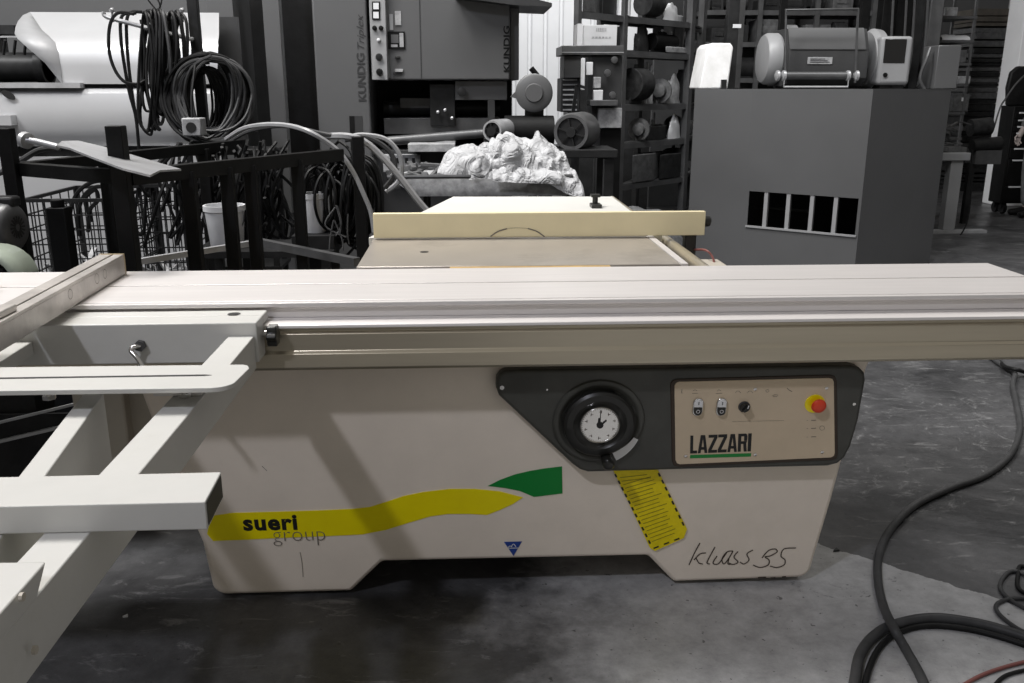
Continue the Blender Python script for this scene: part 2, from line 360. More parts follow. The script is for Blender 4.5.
# warning label
TY = FY-0.006
tagp = [(613, 470),(658, 470),(687, 529),(684, 538),(655, 551),(650, 548)]
wl = MB().prism(poly_px(tagp, TY), TY, TY+0.0015).build('warning_label', 'ylabel', cab)
mb = MB()
def dash(a, b_, n, inset=0):
    for i in range(n):
        t0 = (i+0.15)/n; t1 = (i+0.65)/n
        stroke(mb, [(a[0]+(b_[0]-a[0])*t0, a[1]+(b_[1]-a[1])*t0), (a[0]+(b_[0]-a[0])*t1, a[1]+(b_[1]-a[1])*t1)], TY-0.001, 5)
dash((614.5, 473), (651.5, 546), 11); dash((658, 472), (685, 528), 8); dash((652, 549), (683, 537), 3)
mb.build('label_border', 'ink', cab)
mb = MB(); rr = random.Random(3)
for i in range(19):
    t = 0.05+i*0.048; xl = 613+37*t+5; xr = 657+28*t-5; y0 = 472+74*t; y1 = y0-(44*0.22)*(1 if i > 1 else 0.4)
    if xr > xl:
        f = rr.uniform(0.75, 1.0)
        stroke(mb, [(xl, y0+2), (xl+(xr-xl)*f, y0+2+(y1-y0)*f)], TY-0.001, 2.0)
mb.build('label_print', 'ochre', cab)
# --- control fascia: black moulding standing proud of the cabinet
PY = FY-0.042
fp = [(500, 374),(504.5, 371.5),(520, 370.5),(700, 368),(852, 366),(860, 368),(865, 373),(866, 380),(859, 420),(851, 447),(845, 458),(838, 464),(828, 466.5),(700, 469.5),(588, 472.5),(580, 470),(573, 465),(499, 396),(496, 388),(496.5, 379)]
fas = MB().prism(poly_px(fp, PY), PY, FY+0.002).build('control_fascia', 'fascia', saw, bevel=0.009, bseg=3)
def P3(px, py, dy=0.0): return U(px, py, y=PY+dy)
for a in [(502, 387.5, 2.2), (547, 389.5, 1.0), (854, 404, 1.6)]:
    c = P3(a[0], a[1]); MB().cyl(c+Vector((0,-0.002,0)), c+Vector((0,0.002,0)), a[2]*0.0027, 12).build('screw', 'chrome', fas)
mb = MB()
hc = P3(598.5, 421.5)
# recessed dish rim around the handwheel
fas_ring = MB().lathe(hc+Vector((0,-0.003,0)), (0,-1,0), [(-0.002,0.121),(0.003,0.118),(0.005,0.112),(0.003,0.104),(-0.001,0.100),(-0.002,0.098)], 48)
fas_ring.build('dish_rim', 'fascia', fas)
hw = MB().lathe(hc+Vector((0,-0.002,0)), (0,-1,0), [(0,0.090),(0.012,0.094),(0.022,0.093),(0.028,0.086),(0.028,0.070),(0.020,0.062),(0.018,0.055),(0.018,0.05)], 48).build('handwheel', 'black', saw)
c = hc+Vector((0,-0.022,0))
MB().lathe(c, (0,-1,0), [(0,0.055),(0.006,0.054),(0.009,0.051),(0.006,0.049),(0.005,0.048)], 40).build('chrome_bezel', 'chrome', hw)
MB().cyl(c+Vector((0,-0.001,0)), c+Vector((0,-0.0045,0)), 0.0495, 40).build('dial_face', 'dial', hw)
mb = MB(); cc = c+Vector((0,-0.0056,0))
for i in range(10):
    a = math.radians(90-36*i)
    for k in range(1):
        p = cc+Vector((math.cos(a),0,math.sin(a)))*0.038; mb.box(p.x-0.0035, p.x+0.0035, p.y, p.y+0.0005, p.z-0.0008, p.z+0.0008); mb.box(p.x+0.002*(-1)**i-0.0008, p.x+0.002*(-1)**i+0.0008, p.y, p.y+0.0005, p.z-0.004, p.z+0.004)
for i in range(50):
    a = math.radians(7.2*i); d = Vector((math.cos(a),0,math.sin(a))); r = ribbon([cc+d*0.0445, cc+d*0.048], 0.0007, (0,-1,0)); mb.add(r.v, r.f)
mb.build('dial_figures', 'greyink', hw)
mb = MB().cyl(cc, cc+Vector((0,-0.0015,0)), 0.009, 16); r = ribbon([cc+Vector((0,-0.001,-0.01)), cc+Vector((0,-0.001,0.044))], 0.0018, (0,-1,0)); mb.add(r.v, r.f)
r = ribbon([cc+Vector((0.004,-0.001,0.002)), cc+Vector((0.016,-0.001,0.014))], 0.004, (0,-1,0)); mb.add(r.v, r.f)
r = ribbon([cc+Vector((-0.004,-0.001,-0.004)), cc+Vector((-0.002,-0.001,0.02))], 0.006, (0,-1,0)); mb.add(r.v, r.f)
mb.build('dial_pointer', 'ink', hw)
k = P3(605, 456)
MB().bar(hc+Vector((0.003,-0.02,-0.06)), k+Vector((0,-0.012,0)), 0.026, 0.012, (0,-1,0)).build('wheel_arm', 'black', hw, bevel=0.003)
MB().lathe(k+Vector((0,-0.01,0)), (0,-1,0), [(0,0.013),(0.02,0.015),(0.05,0.016),(0.058,0.011),(0.06,0.004)], 20).build('wheel_handle', 'black', hw)
mb = MB()
pts = [hc+Vector((math.cos(math.radians(a))*0.111, -0.010, math.sin(math.radians(a))*0.111)) for a in range(-66, -22, 4)]
r = ribbon(pts, [0.028-0.0014*i for i in range(len(pts))], (0,-1,0)); mb.add(r.v, r.f); mb.build('scale_arc', 'whitep', fas)
# --- control plate
CY = PY-0.004
cpp = [(674.5, 386),(676, 383),(679, 381.8),(829, 378),(832.5, 379),(834, 382),(835, 453),(834, 456),(831, 457.6),(680, 464.5),(677, 463.5),(675.5, 460)]
rimp = [(670.5, 384),(673, 380.5),(677, 379.2),(830, 375),(835, 376.5),(837, 381),(838, 454),(837, 458.5),(832, 460.4),(679, 467.3),(674, 466),(672, 461)]
MB().prism(poly_px(rimp, PY-0.003), PY-0.003, PY+0.003).build('plate_surround', 'brownink', fas, bevel=0.002)
cp = MB().prism(poly_px(cpp, CY), CY, PY+0.002).build('control_plate', 'plate', saw, bevel=0.0012)
def C3(px, py, dy=0.0): return U(px, py, y=CY)+Vector((0,-dy,0))
for a in [(755, 389),(826.5, 388),(822, 452),(755, 454.5),(685.5, 456)]:
    MB().lathe(C3(*a), (0,-1,0), [(0,0.0048),(0.002,0.0045),(0.003,0.002)], 14).build('screw', 'chrome', cp)
for px in (697.5, 721):
    c = C3(px, 406.5); h = 0.0135
    st = [(c.x+h*math.cos(math.radians(a)), c.z+0.0125+h*math.sin(math.radians(a))) for a in range(0, 181, 20)]+[(c.x+h*math.cos(math.radians(a)), c.z-0.0125+h*math.sin(math.radians(a))) for a in range(180, 361, 20)]
    MB().prism(st, CY-0.006, CY).build('switch_bezel', 'chrome', cp, bevel=0.0015)
    up_ = [(c.x+0.0105*math.cos(math.radians(a)), c.z+0.0125+0.0105*math.sin(math.radians(a))) for a in range(0, 181, 20)]+[(c.x-0.0105, c.z+0.001),(c.x+0.0105, c.z+0.001)]
    MB().prism(up_, CY-0.010, CY-0.004).build('start_button', 'whitep', cp, bevel=0.001)
    dn = [(c.x+0.0105*math.cos(math.radians(a)), c.z-0.0125+0.0105*math.sin(math.radians(a))) for a in range(180, 361, 20)]+[(c.x+0.0105, c.z-0.001),(c.x-0.0105, c.z-0.001)]
    MB().prism(dn, CY-0.010, CY-0.004).build('stop_button', 'black', cp, bevel=0.001)
    mb = MB().box(c.x-0.001, c.x+0.001, CY-0.0105, CY-0.0100, c.z+0.008, c.z+0.017); mb.build('button_mark', 'ink', cp)
    mb = MB(); pts = [Vector((c.x+0.0045*math.cos(t*0.628), CY-0.0108, c.z-0.011+0.0045*math.sin(t*0.628))) for t in range(11)]; r = ribbon(pts, 0.0013, (0,-1,0)); mb.add(r.v, r.f); mb.build('button_mark', 'whitep', cp)
c = C3(744, 406.5)
MB().lathe(c, (0,-1,0), [(0,0.0155),(0.005,0.015),(0.006,0.012)], 24).build('switch_collar', 'rubber_grey', cp)
kb = MB().lathe(c, (0,-1,0), [(0.005,0.0125),(0.014,0.0115),(0.015,0.008)], 24); kb.bar(c+Vector((-0.006,-0.016,-0.008)), c+Vector((0.006,-0.016,0.008)), 0.007, 0.012, (0,-1,0)); kb.build('rotary_switch', 'black', cp)
MB().bar(c+Vector((0.003,-0.0225,0.002)), c+Vector((0.005,-0.0225,0.011)), 0.002, 0.001, (0,-1,0)).build('switch_pointer', 'whitep', cp)
c = C3(814.5, 403.5)
MB().cyl(c, c+Vector((0,-0.003,0)), 0.026, 32).build('yellow_disc', 'yellow', cp)
c = C3(816.5, 404)
MB().lathe(c, (0,-1,0), [(0.002,0.011),(0.011,0.011),(0.012,0.017),(0.015,0.0195),(0.020,0.0185),(0.024,0.014),(0.025,0.004)], 32).build('emergency_stop', 'red', cp)
GL = {'L': (0.72, [[(0,0),(1,0),(1,.16),(.42,.16),(.42,1),(0,1)]]),
      'I': (0.36, [[(0,0),(1,0),(1,1),(0,1)]]),
      'Z': (0.92, [[(0,1),(1,1),(1,.83),(.38,.16),(1,.16),(1,0),(0,0),(0,.17),(.62,.84),(0,.84)]]),
      'A': (1.0, [[(0,0),(.30,0),(.50,.80),(.50,1),(.27,1)],[(1,0),(.73,1),(.50,1),(.50,.80),(.70,0)],[(.32,.19),(.68,.19),(.64,.34),(.36,.34)]]),
      'R': (0.95, [[(0,0),(.34,0),(.34,1),(0,1)],[(.34,.85),(.72,.85),(.82,1),(.34,1)],[(.64,.60),(.97,.60),(1,.70),(1,.85),(.94,.95),(.82,1),(.64,.85)],[(.34,.43),(.80,.43),(.94,.50),(.97,.60),(.60,.58),(.34,.58)],[(.58,.43),(.90,.48),(1,0),(.66,0)]])}
o0_ = C3(690, 453.5, 0.0008); uu_ = C3(750.8, 451.2, 0.0008)-o0_; vv_ = Vector((-0.004, 0, (C3(690, 435.5)-C3(690, 453.5)).z)); tot = sum(GL[c_][0] for c_ in 'LAZZARI')+6*0.07; cur = 0
for c_ in 'LAZZARI':
    w__, polys = GL[c_]; mb = MB()
    for pl_ in polys: mb.add([o0_+uu_*((cur+a_*w__)/tot)+vv_*b4 for a_, b4 in pl_], [tuple(range(len(pl_)))])
    mb.build('letter', 'ink', cp); cur += w__+0.07
mb = MB(); pts = [C3(690, 456.6, 0.0006), C3(751, 454.8, 0.0006)]; r = ribbon(pts, 0.0105, (0,-1,0)); mb.add(r.v, r.f); mb.build('underline', 'green', cp)
mb = MB()
def mark(q, wd=1.0):
    ribbon([C3(a, b_, 0.0006) for a, b_ in q], wd/1000, (0,-1,0)).build('printed_mark', 'greyink', cp)
for x_ in (695, 719): mark([(x_-3, 393.5),(x_+3, 393.2)]); mark([(x_-2, 391),(x_, 389.5),(x_+2, 391)])
mark([(682, 389),(681.5, 393),(683, 393)], 1.4)
for x_ in (738, 750): mark([(x_-3, 393),(x_-1, 391),(x_+1, 391),(x_+3, 393)])
mark([(765.5, 390.5),(767, 392.5),(769, 391),(768, 389),(765.5, 390.5)]); mark([(772, 396),(775, 394.5),(778, 395),(777, 396.5),(773, 396.5)]); mark([(787, 388),(789, 390),(792, 391.5)], 1.6)
for y_ in (420.5, 428.5, 437): mark([(806.5, y_),(808, y_)]); mark([(811, y_-0.2),(816, y_-0.4)], 1.8)
mark([(822+2.5*math.cos(math.radians(a)), 428+2.3*math.sin(math.radians(a))) for a in range(0, 361, 45)])
mark([(732, 421.5),(756, 421),(784, 420.5)], 0.6)

LEAN = 0.0
# --- sliding table and its guide beam
XL, XR = -1.72, 1.548
sl = [(2.568,0.9),(2.371,0.9),(2.370,0.886),(2.361,0.886),(2.360,0.9),(2.174,0.9),(2.172,0.895),(2.167,0.895),(2.166,0.9),(2.148,0.9),(2.147,0.890),(2.160,0.885),(2.160,0.861),(2.568,0.861)]
MB().prism(sl, XL, XR, 'x').build('sliding_table', 'alu', saw, bevel=0.0012)
MB().prism([(2.170,0.8605),(2.156,0.8605),(2.154,0.859),(2.108,0.859),(2.100,0.856),(2.098,0.849),(2.110,0.8462),(2.170,0.8462)], XL, XR+0.02, 'x').build('guide_lip', 'alu', saw, bevel=0.0012)
gb = [(2.46,0.8605),(2.172,0.8605),(2.172,0.8455),(2.112,0.8455),(2.112,0.838),(2.104,0.833),(2.104,0.792),(2.096,0.785),(2.094,0.752),(2.100,0.744),(2.46,0.744)]
MB().prism(gb, XL, XR+0.02, 'x').build('guide_beam', 'rail', saw, bevel=0.0015)
MB().box(-0.8, 1.04, 2.28, 2.90, 0.7425, 0.7455).build('mounting_plate', 'panel', saw)
# --- saw table, rear board, rip fence and its rail
ct = MB().box(-0.322, 0.632, 2.60, 3.12, 0.862, 0.900)
tab = ct.build('saw_table', 'cast', saw, bevel=0.003)
MB().box(0.6335, 0.655, 2.60, 3.13, 0.880, 0.9005).build('table_edge', 'alu', tab)
MB().cyl(Vector((-0.135, 2.84, 0.9001)), Vector((-0.135, 2.84, 0.9008)), 0.014, 16).build('bolt_hole', 'ink', tab)
mb = MB().box(-0.05, 0.42, 2.575, 2.598, 0.87, 0.8985); mb.build('wood_strip', mat('yellow_wood', (0.45, 0.30, 0.12), 0.6, 0, 0.2, 12), tab)
rb = [(-0.34, 3.13),(0.690, 3.13),(0.700, 4.31),(-0.062, 4.345)]
MB().prism(rb, 0.868, 0.902, 'z').build('rear_board', 'sheet', saw, bevel=0.002)
rf = MB().box(-0.318, 0.829, 3.085, 3.112, 0.907, 0.990).build('rip_fence', 'fence', saw, bevel=0.002)
mb = MB(); cf = U(517, 238, y=3.083)
pts = [U(a, b_, y=3.083) for a, b_ in [(490.5, 236.5),(498, 231.5),(507, 228.7)]]; r = ribbon(smoothpath(pts), 0.004, (0,-1,0)); mb.add(r.v, r.f)
pts = [U(a, b_, y=3.083) for a, b_ in [(528, 228.5),(537, 231.5),(544.5, 236.8)]]; r = ribbon(smoothpath(pts), 0.004, (0,-1,0)); mb.add(r.v, r.f)
pts = [U(a, b_, y=3.083) for a, b_ in [(507, 228.7),(517, 227.8),(528, 228.5)]]; r = ribbon(smoothpath(pts), 0.001, (0,-1,0)); mb.add(r.v, r.f)
mb.build('blade_arc_mark', 'greyink', rf)
c = Vector((0.836, 3.13, 0.95)); MB().lathe(c, (1,0,0), [(-0.01,0.012),(0.008,0.02),(0.02,0.018),(0.024,0.01)], 16).build('fence_knob', 'black', rf)
MB().box(0.765, 0.805, 3.10, 3.14, 0.83, 0.907).build('fence_shoe', 'black', rf, bevel=0.004)
c = U(596, 207, z=0.905)
mb = MB().box(c.x-0.022, c.x+0.022, c.y-0.03, c.y+0.05, 0.902, 0.918); mb.cyl(c+Vector((0,0.03,0.01)), c+Vector((0,0.03,0.05)), 0.012); mb.box(c.x-0.02, c.x+0.02, c.y+0.01, c.y+0.05, 0.945, 0.957); mb.build('board_clamp', 'black', saw, bevel=0.002)
MB().tube([(0.715, y_, 0.872) for y_ in (2.6, 3.2, 3.8, 4.42)], 0.020, 14).build('fence_rail', 'rail', saw)
MB().box(0.70, 0.735, 2.7, 2.74, 0.80, 0.855).box(0.70, 0.735, 3.9, 3.94, 0.80, 0.855).build('rail_bracket', 'panel', saw)
MB().box(-0.25, 0.60, 3.06, 3.9, 0.05, 0.765).box(-0.25, 0.62, 3.06, 3.10, 0.765, 0.86).box(-0.05, 0.66, 3.8, 4.2, 0.80, 0.866).build('rear_housing', 'panel', saw, bevel=0.01)
MB().box(0.74, 0.86, 2.62, 3.00, 0.60, 0.84).build('cable_housing', 'panel', saw, bevel=0.01)
# --- outrigger frame at the left
tb = MB().box(-1.54, -0.484, 2.022, 2.093, 0.789, 0.884); tb.box(-1.54, -0.484, 2.093, 2.146, 0.8615, 0.884)
ob = tb.build('outrigger_beam', 'white', saw, bevel=0.003)
c = U(234, 314, z=0.8845); mb = MB(); mb.lathe(c, (0,0,1), [(0,0.015),(0.0006,0.015)], 20); mb.build('beam_hole', 'ink', ob)
kc = Vector((-0.484, 2.075, 0.844))
mb = MB().cyl(kc, kc+Vector((0.012,0,0)), 0.008); mb.build('knob_stem', 'chrome', ob)
kn = MB()
pr = [];
for k_ in range(24):
    a = 2*math.pi*k_/24; r_ = 0.024+0.004*math.cos(6*a); pr.append((2.072+r_*math.cos(a), 0.840+r_*math.sin(a)))
kn.prism(pr, -0.471, -0.447, 'x'); kn.build('clamp_knob', 'black', ob, bevel=0.003)
# crank lever on the beam front
mb = MB(); l0 = U(141, 345, y=2.021); mb.cyl(l0, l0+Vector((0,-0.012,0)), 0.013, 6); mb.build('lever_nut', 'steel_mid', ob)
mb = MB(); mb.tube(smoothpath([l0+Vector((0,-0.01,0)), U(134, 347, y=2.0), U(131, 351, y=1.995), U(138, 359, y=1.985), U(145, 372, y=1.975)], 5), 0.0055, 10); mb.build('crank_lever', 'chrome', ob)
# long side members
def ybeam(name, x0, x1, w_, z0, z1, y0, y1, m='white', bev=0.002):
    """beam along Y: right-hand edge runs from x0 at y0 (near) to x1 at y1 (far)"""
    mb = MB(); mb.add([(x0-w_, y0, z0),(x0, y0, z0),(x1, y1, z0),(x1-w_, y1, z0),(x0-w_, y0, z1),(x0, y0, z1),(x1, y1, z1),(x1-w_, y1, z1)], [(0,3,2,1),(4,5,6,7),(0,1,5,4),(1,2,6,5),(2,3,7,6),(3,0,4,7)])
    return mb.build(name, m, saw, bevel=bev)
ybeam('side_member', -0.484, -0.491, 0.058, 0.775, 0.853, 0.425, 2.021)
ybeam('inner_member', -0.587, -0.680, 0.038, 0.688, 0.852, 1.01, 1.626, 'panel_white' if 'panel_white' in M else 'white')
ybeam('side_member', -0.957, -0.989, 0.037, 0.815, 0.847, 0.957, 2.021)
# front rail of the frame, mitred at its right-hand end
fr = MB()
xa, xb = -0.4835, -1.6
fr.add([(xb,0.585,0.8535),(xa,0.585,0.8535),(xa,0.915,0.8535),(xb,0.975,0.8535),(xb,0.585,0.881),(xa,0.585,0.881),(xa,0.945,0.881),(xb,0.975,0.881)], [(0,3,2,1),(4,5,6,7),(0,1,5,4),(1,2,6,5),(2,3,7,6),(3,0,4,7)])
fr.box(xb, -0.56, 0.60, 0.96, 0.783, 0.853)
fr.build('front_member', 'white', saw, bevel=0.002)
# cross bars lying on the frame
xbm = MB().prism([(-1.7,1.068),(-0.338,1.068),(-0.342,1.163),(-1.7,1.154)], 0.8535, 0.892, 'z').build('cross_bar', 'white', saw, bevel=0.0015)
MB().add([(-0.3375,1.073,0.857),(-0.3412,1.158,0.857),(-0.3412,1.158,0.889),(-0.3375,1.073,0.889)], [(0,1,2,3)]).build('tube_opening', 'steel_dark', xbm)
pl = [(-1.7,1.526),(-0.452,1.518)]+[(-0.452+0.037*math.sin(math.radians(a)), 1.555-0.037*math.cos(math.radians(a))) for a in range(15, 80, 15)]+[(-0.410,1.632),(-0.417,1.650),(-0.427,1.656),(-1.7,1.671)]
pp = MB().prism(pl, 0.887, 0.896, 'z').build('slotted_plate', 'white', saw, bevel=0.001)
MB().prism([(-1.7,1.588),(-0.480,1.587),(-0.468,1.591),(-0.480,1.595),(-1.7,1.597)], 0.8962, 0.8966, 'z').build('plate_slot', 'ink', pp)
mb = MB()
for x_ in (-0.521, -0.765, -0.978): mb.cyl((x_,1.595,0.854),(x_,1.595,0.887),0.006,10); mb.cyl((x_,1.595,0.854),(x_,1.595,0.862),0.012,6)
mb.build('spacer_bolt', 'chrome', pp)
MB().box(-0.580, -0.493, 1.600, 1.616, 0.8545, 0.872).build('spacer_strip', 'alu', pp)
# cross-cut fence lying over the table and the outrigger
cfm = MB()
xn, xf = -0.905, -0.952; yn, yf = 1.45, 2.520; wd = 0.066
def quadbar(mb, ox0, ox1, z0, z1):
    mb.add([(xn-ox1,yn,z0),(xn-ox0,yn,z0),(xf-ox0,yf,z0),(xf-ox1,yf,z0),(xn-ox1,yn,z1),(xn-ox0,yn,z1),(xf-ox0,yf,z1),(xf-ox1,yf,z1)], [(0,3,2,1),(4,5,6,7),(0,1,5,4),(1,2,6,5),(2,3,7,6),(3,0,4,7)])
quadbar(cfm, 0, wd, 0.9015, 0.950); quadbar(cfm, 0, 0.026, 0.9495, 0.957); quadbar(cfm, 0.032, wd, 0.9495, 0.957)
cff = cfm.build('crosscut_fence', 'extr', saw, bevel=0.0012)
mb = MB(); quadbar(mb, 0.024, 0.034, 0.9485, 0.9505); mb.build('fence_slot', 'ink', cff)
MB().box(xf-wd, xf, yf, yf+0.008, 0.9015, 0.958).build('end_cap', mat('tan_plastic', (0.42, 0.33, 0.2), 0.5), cff)
mb = MB()
for yy, rr_ in ((2.36, 0.012), (2.30, 0.013), (2.12, 0.012)):
    xx = xn+(xf-xn)*(yy-yn)/(yf-yn)+0.0007
    pts = [Vector((xx, yy+rr_*math.cos(t*0.5236), 0.934+rr_*math.sin(t*0.5236))) for t in range(13)]
    ribbon(pts, 0.0016, (1,0,0)).build('worn_ring', 'greyink', cff)
mb = MB().box(-1.06, -0.93, 1.78, 1.86, 0.957, 0.972); mb.box(-1.10, -1.02, 1.80, 1.95, 0.955, 0.964); mb.build('fence_stop', 'extr', cff, bevel=0.003)
c = Vector((-1.03, 1.83, 0.97)); MB().cyl(c, c+Vector((0,0,0.03)), 0.014).build('stop_knob', 'black', cff)
MB().cyl((-1.245, 2.32, 0.925), (-1.245, 2.32, 0.965), 0.02, 20).cyl((-1.245, 2.32, 0.9), (-1.245, 2.32, 0.925), 0.007, 12).build('table_knob', mat('dark_violet_plastic', (0.03, 0.015, 0.05), 0.4), saw, bevel=0.003)
# bracket post that carries the guide beam at the left
MB().box(U(76,430,y=2.30).x, U(127,430,y=2.30).x, 2.30, 2.44, 0.36, 0.745).build('beam_bracket', 'panel', saw, bevel=0.006)
MB().box(U(129,430,y=2.34).x, U(163,430,y=2.34).x, 2.34, 2.55, 0.44, 0.745).build('beam_bracket', 'panel', saw, bevel=0.006)
mb = MB()
for q in [(86, 448), (15, 548), (20, 597), (33, 650)]:
    xp = -0.4800 if q[0] < 40 and q[1] > 560 else None
    if xp is None: continue
    p = U(q[0], q[1], x=xp); MB().cyl(p, p+Vector((0.004,0,0)), 0.005, 8).build('frame_bolt', 'panel', saw)

# ================================================================== LEFT BACKGROUND
def world(name, label, cat, grp=None, loc=None): return thing(name, label, cat, loc or (0,0,0), grp)
# stillage with upright posts
pa = U(19, 163, z=1.15); pe = U(242, 140, z=1.15); pb = U(128, 171, z=1.15); pf = U(340, 150, z=1.15)
st = world('steel_stillage', 'black steel stillage with tall square posts standing behind the sliding table at left', 'steel rack', loc=((pa.x+pf.x)/2, (pa.y+pf.y)/2, 0))
def rail(p, q, h, wd, m='steel_black', name='rail', par=st): MB().bar(p, q, wd, h).build(name, m, par, bevel=0.002)
rail(pa+Vector((0,0,-0.02)), pe+Vector((0,0,-0.02)), 0.045, 0.04); rail(pb+Vector((0,0,-0.02)), pf+Vector((0,0,-0.02)), 0.05, 0.04)
rail(pa+Vector((0,0,-0.02)), pb+Vector((0,0,-0.02)), 0.045, 0.04)
def post(px, py_ref, line, ztop, wd, z0=0.0):
    # post on the rail line: find the point whose projection has the given px
    p, q = line; best = None
    for i in range(201):
        t = i/200*1.1-0.05; c = p.lerp(q, t); v = c-Vector((0,0,EYE)); xx = 512+FOC*v.dot(_rt)/v.dot(_fw)
        if best is None or abs(xx-px) < best[0]: best = (abs(xx-px), c)
    c = best[1]
    MB().box(c.x-wd/2, c.x+wd/2, c.y-wd/2, c.y+wd/2, z0, ztop).build('post', 'steel_black', st, bevel=0.003)
    return c
post(11, 0, (pa-(pe-pa)*0.06, pe), 1.27, 0.045); post(120, 0, (pb-(pf-pb)*0.06, pf), 1.29, 0.05)
post(103, 0, (pa, pe), 1.13, 0.04)
for px in (187, 226, 250, 296): post(px, 0, (pb, pf), 1.13, 0.045)
post(203, 0, (pa, pe), 1.13, 0.05); post(238, 0, (pa, pe), 1.13, 0.04)
post(358, 0, (pb, pf+(pf-pb)*0.15), 1.20, 0.05)
lo = U(136, 262, z=0.78); hi = U(259, 242, z=0.78); ri = U(357, 262, z=0.78)
mb = MB().bar(lo, hi, 0.022, 0.022); mb.build('lower_rail', 'steel_light', st); MB().bar(hi, ri, 0.03, 0.03).build('lower_rail', 'steel_mid', st)
p0 = U(58, 207, y=3.55)
mb = MB().box(p0.x-0.035, p0.x+0.035, 3.52, 3.59, 0, p0.z); mb.cyl(p0, p0+Vector((0,0,0.03)), 0.025, 12); mb.build('bollard_post', 'steel_black', st, bevel=0.004)
# bent tray and hooked rod across the stillage
ol = [(57,145),(62,141),(78,140.5),(110,148),(150,160),(181,169),(160,170),(150,175),(122,168),(90,156),(70,148)]
tp_ = [U(a_, b4, z=1.235-0.0007*(a_-57)+ (0.012 if b4 < 142 else 0)) for a_, b4 in ol]; n_ = len(tp_)
mb = MB().add(tp_+[p-Vector((0,0,0.006)) for p in tp_], [tuple(range(n_)), tuple(range(2*n_-1, n_-1, -1))]+[(i,(i+1)%n_,(i+1)%n_+n_,i+n_)[::-1] for i in range(n_)])
tag(mb.build('sheet_metal_tray', 'steel_light'), 'pale bent sheet metal strip lying across the black stillage posts', 'metal strip')
mb = MB(); mb.tube(smoothpath([U(25, 140, y=3.45), U(38, 142, y=3.45), U(58, 147, y=3.43)], 4), 0.012, 10); mb.cyl(U(24, 139.5, y=3.46), U(28, 141, y=3.45), 0.03, 16)
tag(mb.build('push_rod', 'steel_light'), 'short steel rod with a round flat end beside the bent metal strip', 'rod')
mb = MB(); mb.tube(smoothpath([U(60, 148, y=3.5), U(40, 150, y=3.5), U(22, 160, y=3.5), U(2, 172, y=3.5), U(-20, 178, y=3.5)], 6), 0.011, 8)
tag(mb.build('hooked_hose', 'rubber_grey'), 'thin dark hose curving left from the bent metal strip', 'hose')
# wire mesh basket
def wire_basket(x0, x1, y0, y1, z0, z1, label, nx, nz_, grp):
    t = thing('wire_basket', label, 'wire basket', ((x0+x1)/2, (y0+y1)/2, 0), grp)
    for (n_, A, Bq) in (('front', (x0,y0),(x1,y0)), ('back', (x0,y1),(x1,y1)), ('side', (x0,y0),(x0,y1)), ('side', (x1,y0),(x1,y1))):
        mb = MB(); A = Vector((*A,0)); Bq = Vector((*Bq,0)); m_ = nx if n_ != 'side' else max(4, nx//2)
        for i in range(m_+1):
            p = A.lerp(Bq, i/m_); mb.bar(p+Vector((0,0,z0)), p+Vector((0,0,z1)), 0.005, 0.005)
        for k_ in range(nz_+1):
            z = z0+(z1-z0)*k_/nz_; mb.bar(A+Vector((0,0,z)), Bq+Vector((0,0,z)), 0.006, 0.006)
        mb.bar(A+Vector((0,0,z1)), Bq+Vector((0,0,z1)), 0.016, 0.016); mb.build('mesh_panel', 'steel_dark', t)
    mb = MB()
    for a in (x0, x1):
        for c in (y0, y1): mb.box(a-0.012, a+0.012, c-0.012, c+0.012, 0, z1)
    mb.box(x0, x1, y0, y1, z0-0.01, z0); mb.build('basket_frame', 'steel_dark', t)
    return t
a = U(22, 200, y=4.3); b_ = U(108, 192, y=4.3)
wire_basket(a.x, b_.x, 4.3, 4.9, 0.35, 0.90, 'left wire mesh basket standing behind the black stillage', 12, 8, 'wire baskets')
a = U(128, 192, y=4.5); b_ = U(186, 190, y=4.5)
wire_basket(a.x, b_.x, 4.45, 4.9, 0.35, 0.95, 'right wire mesh basket, behind the cable heap side of the stillage', 9, 8, 'wire baskets')
loopset('dark hose coiled inside the left wire mesh basket', 'hose_coil', [[(72,236),(70,215),(76,195),(88,184),(102,181),(112,186)],[(80,236),(78,214),(84,196),(96,187),(108,188)],[(88,232),(90,210),(98,200),(95,190),(85,200),(92,222)]], 0.010, 'rubber', 4.5)
# clutter of offcuts in the baskets
rr = random.Random(11)
mb = MB()
for i in range(110):
    a = U(rr.uniform(20, 190), 240, y=4.6); p = Vector((a.x, rr.uniform(4.38, 4.85), rr.uniform(0.37, 0.52))); d = Vector((rr.uniform(-1,1), rr.uniform(-1,1), rr.uniform(-0.4,0.5))).normalized()*rr.uniform(0.05,0.16)
    mb.bar(p-d, p+d, rr.uniform(0.006,0.03), rr.uniform(0.006,0.02))
tag(mb.build('metal_offcuts', 'clutter_light'), 'jumble of metal offcuts lying in the two wire baskets', 'scrap metal', kind='stuff')
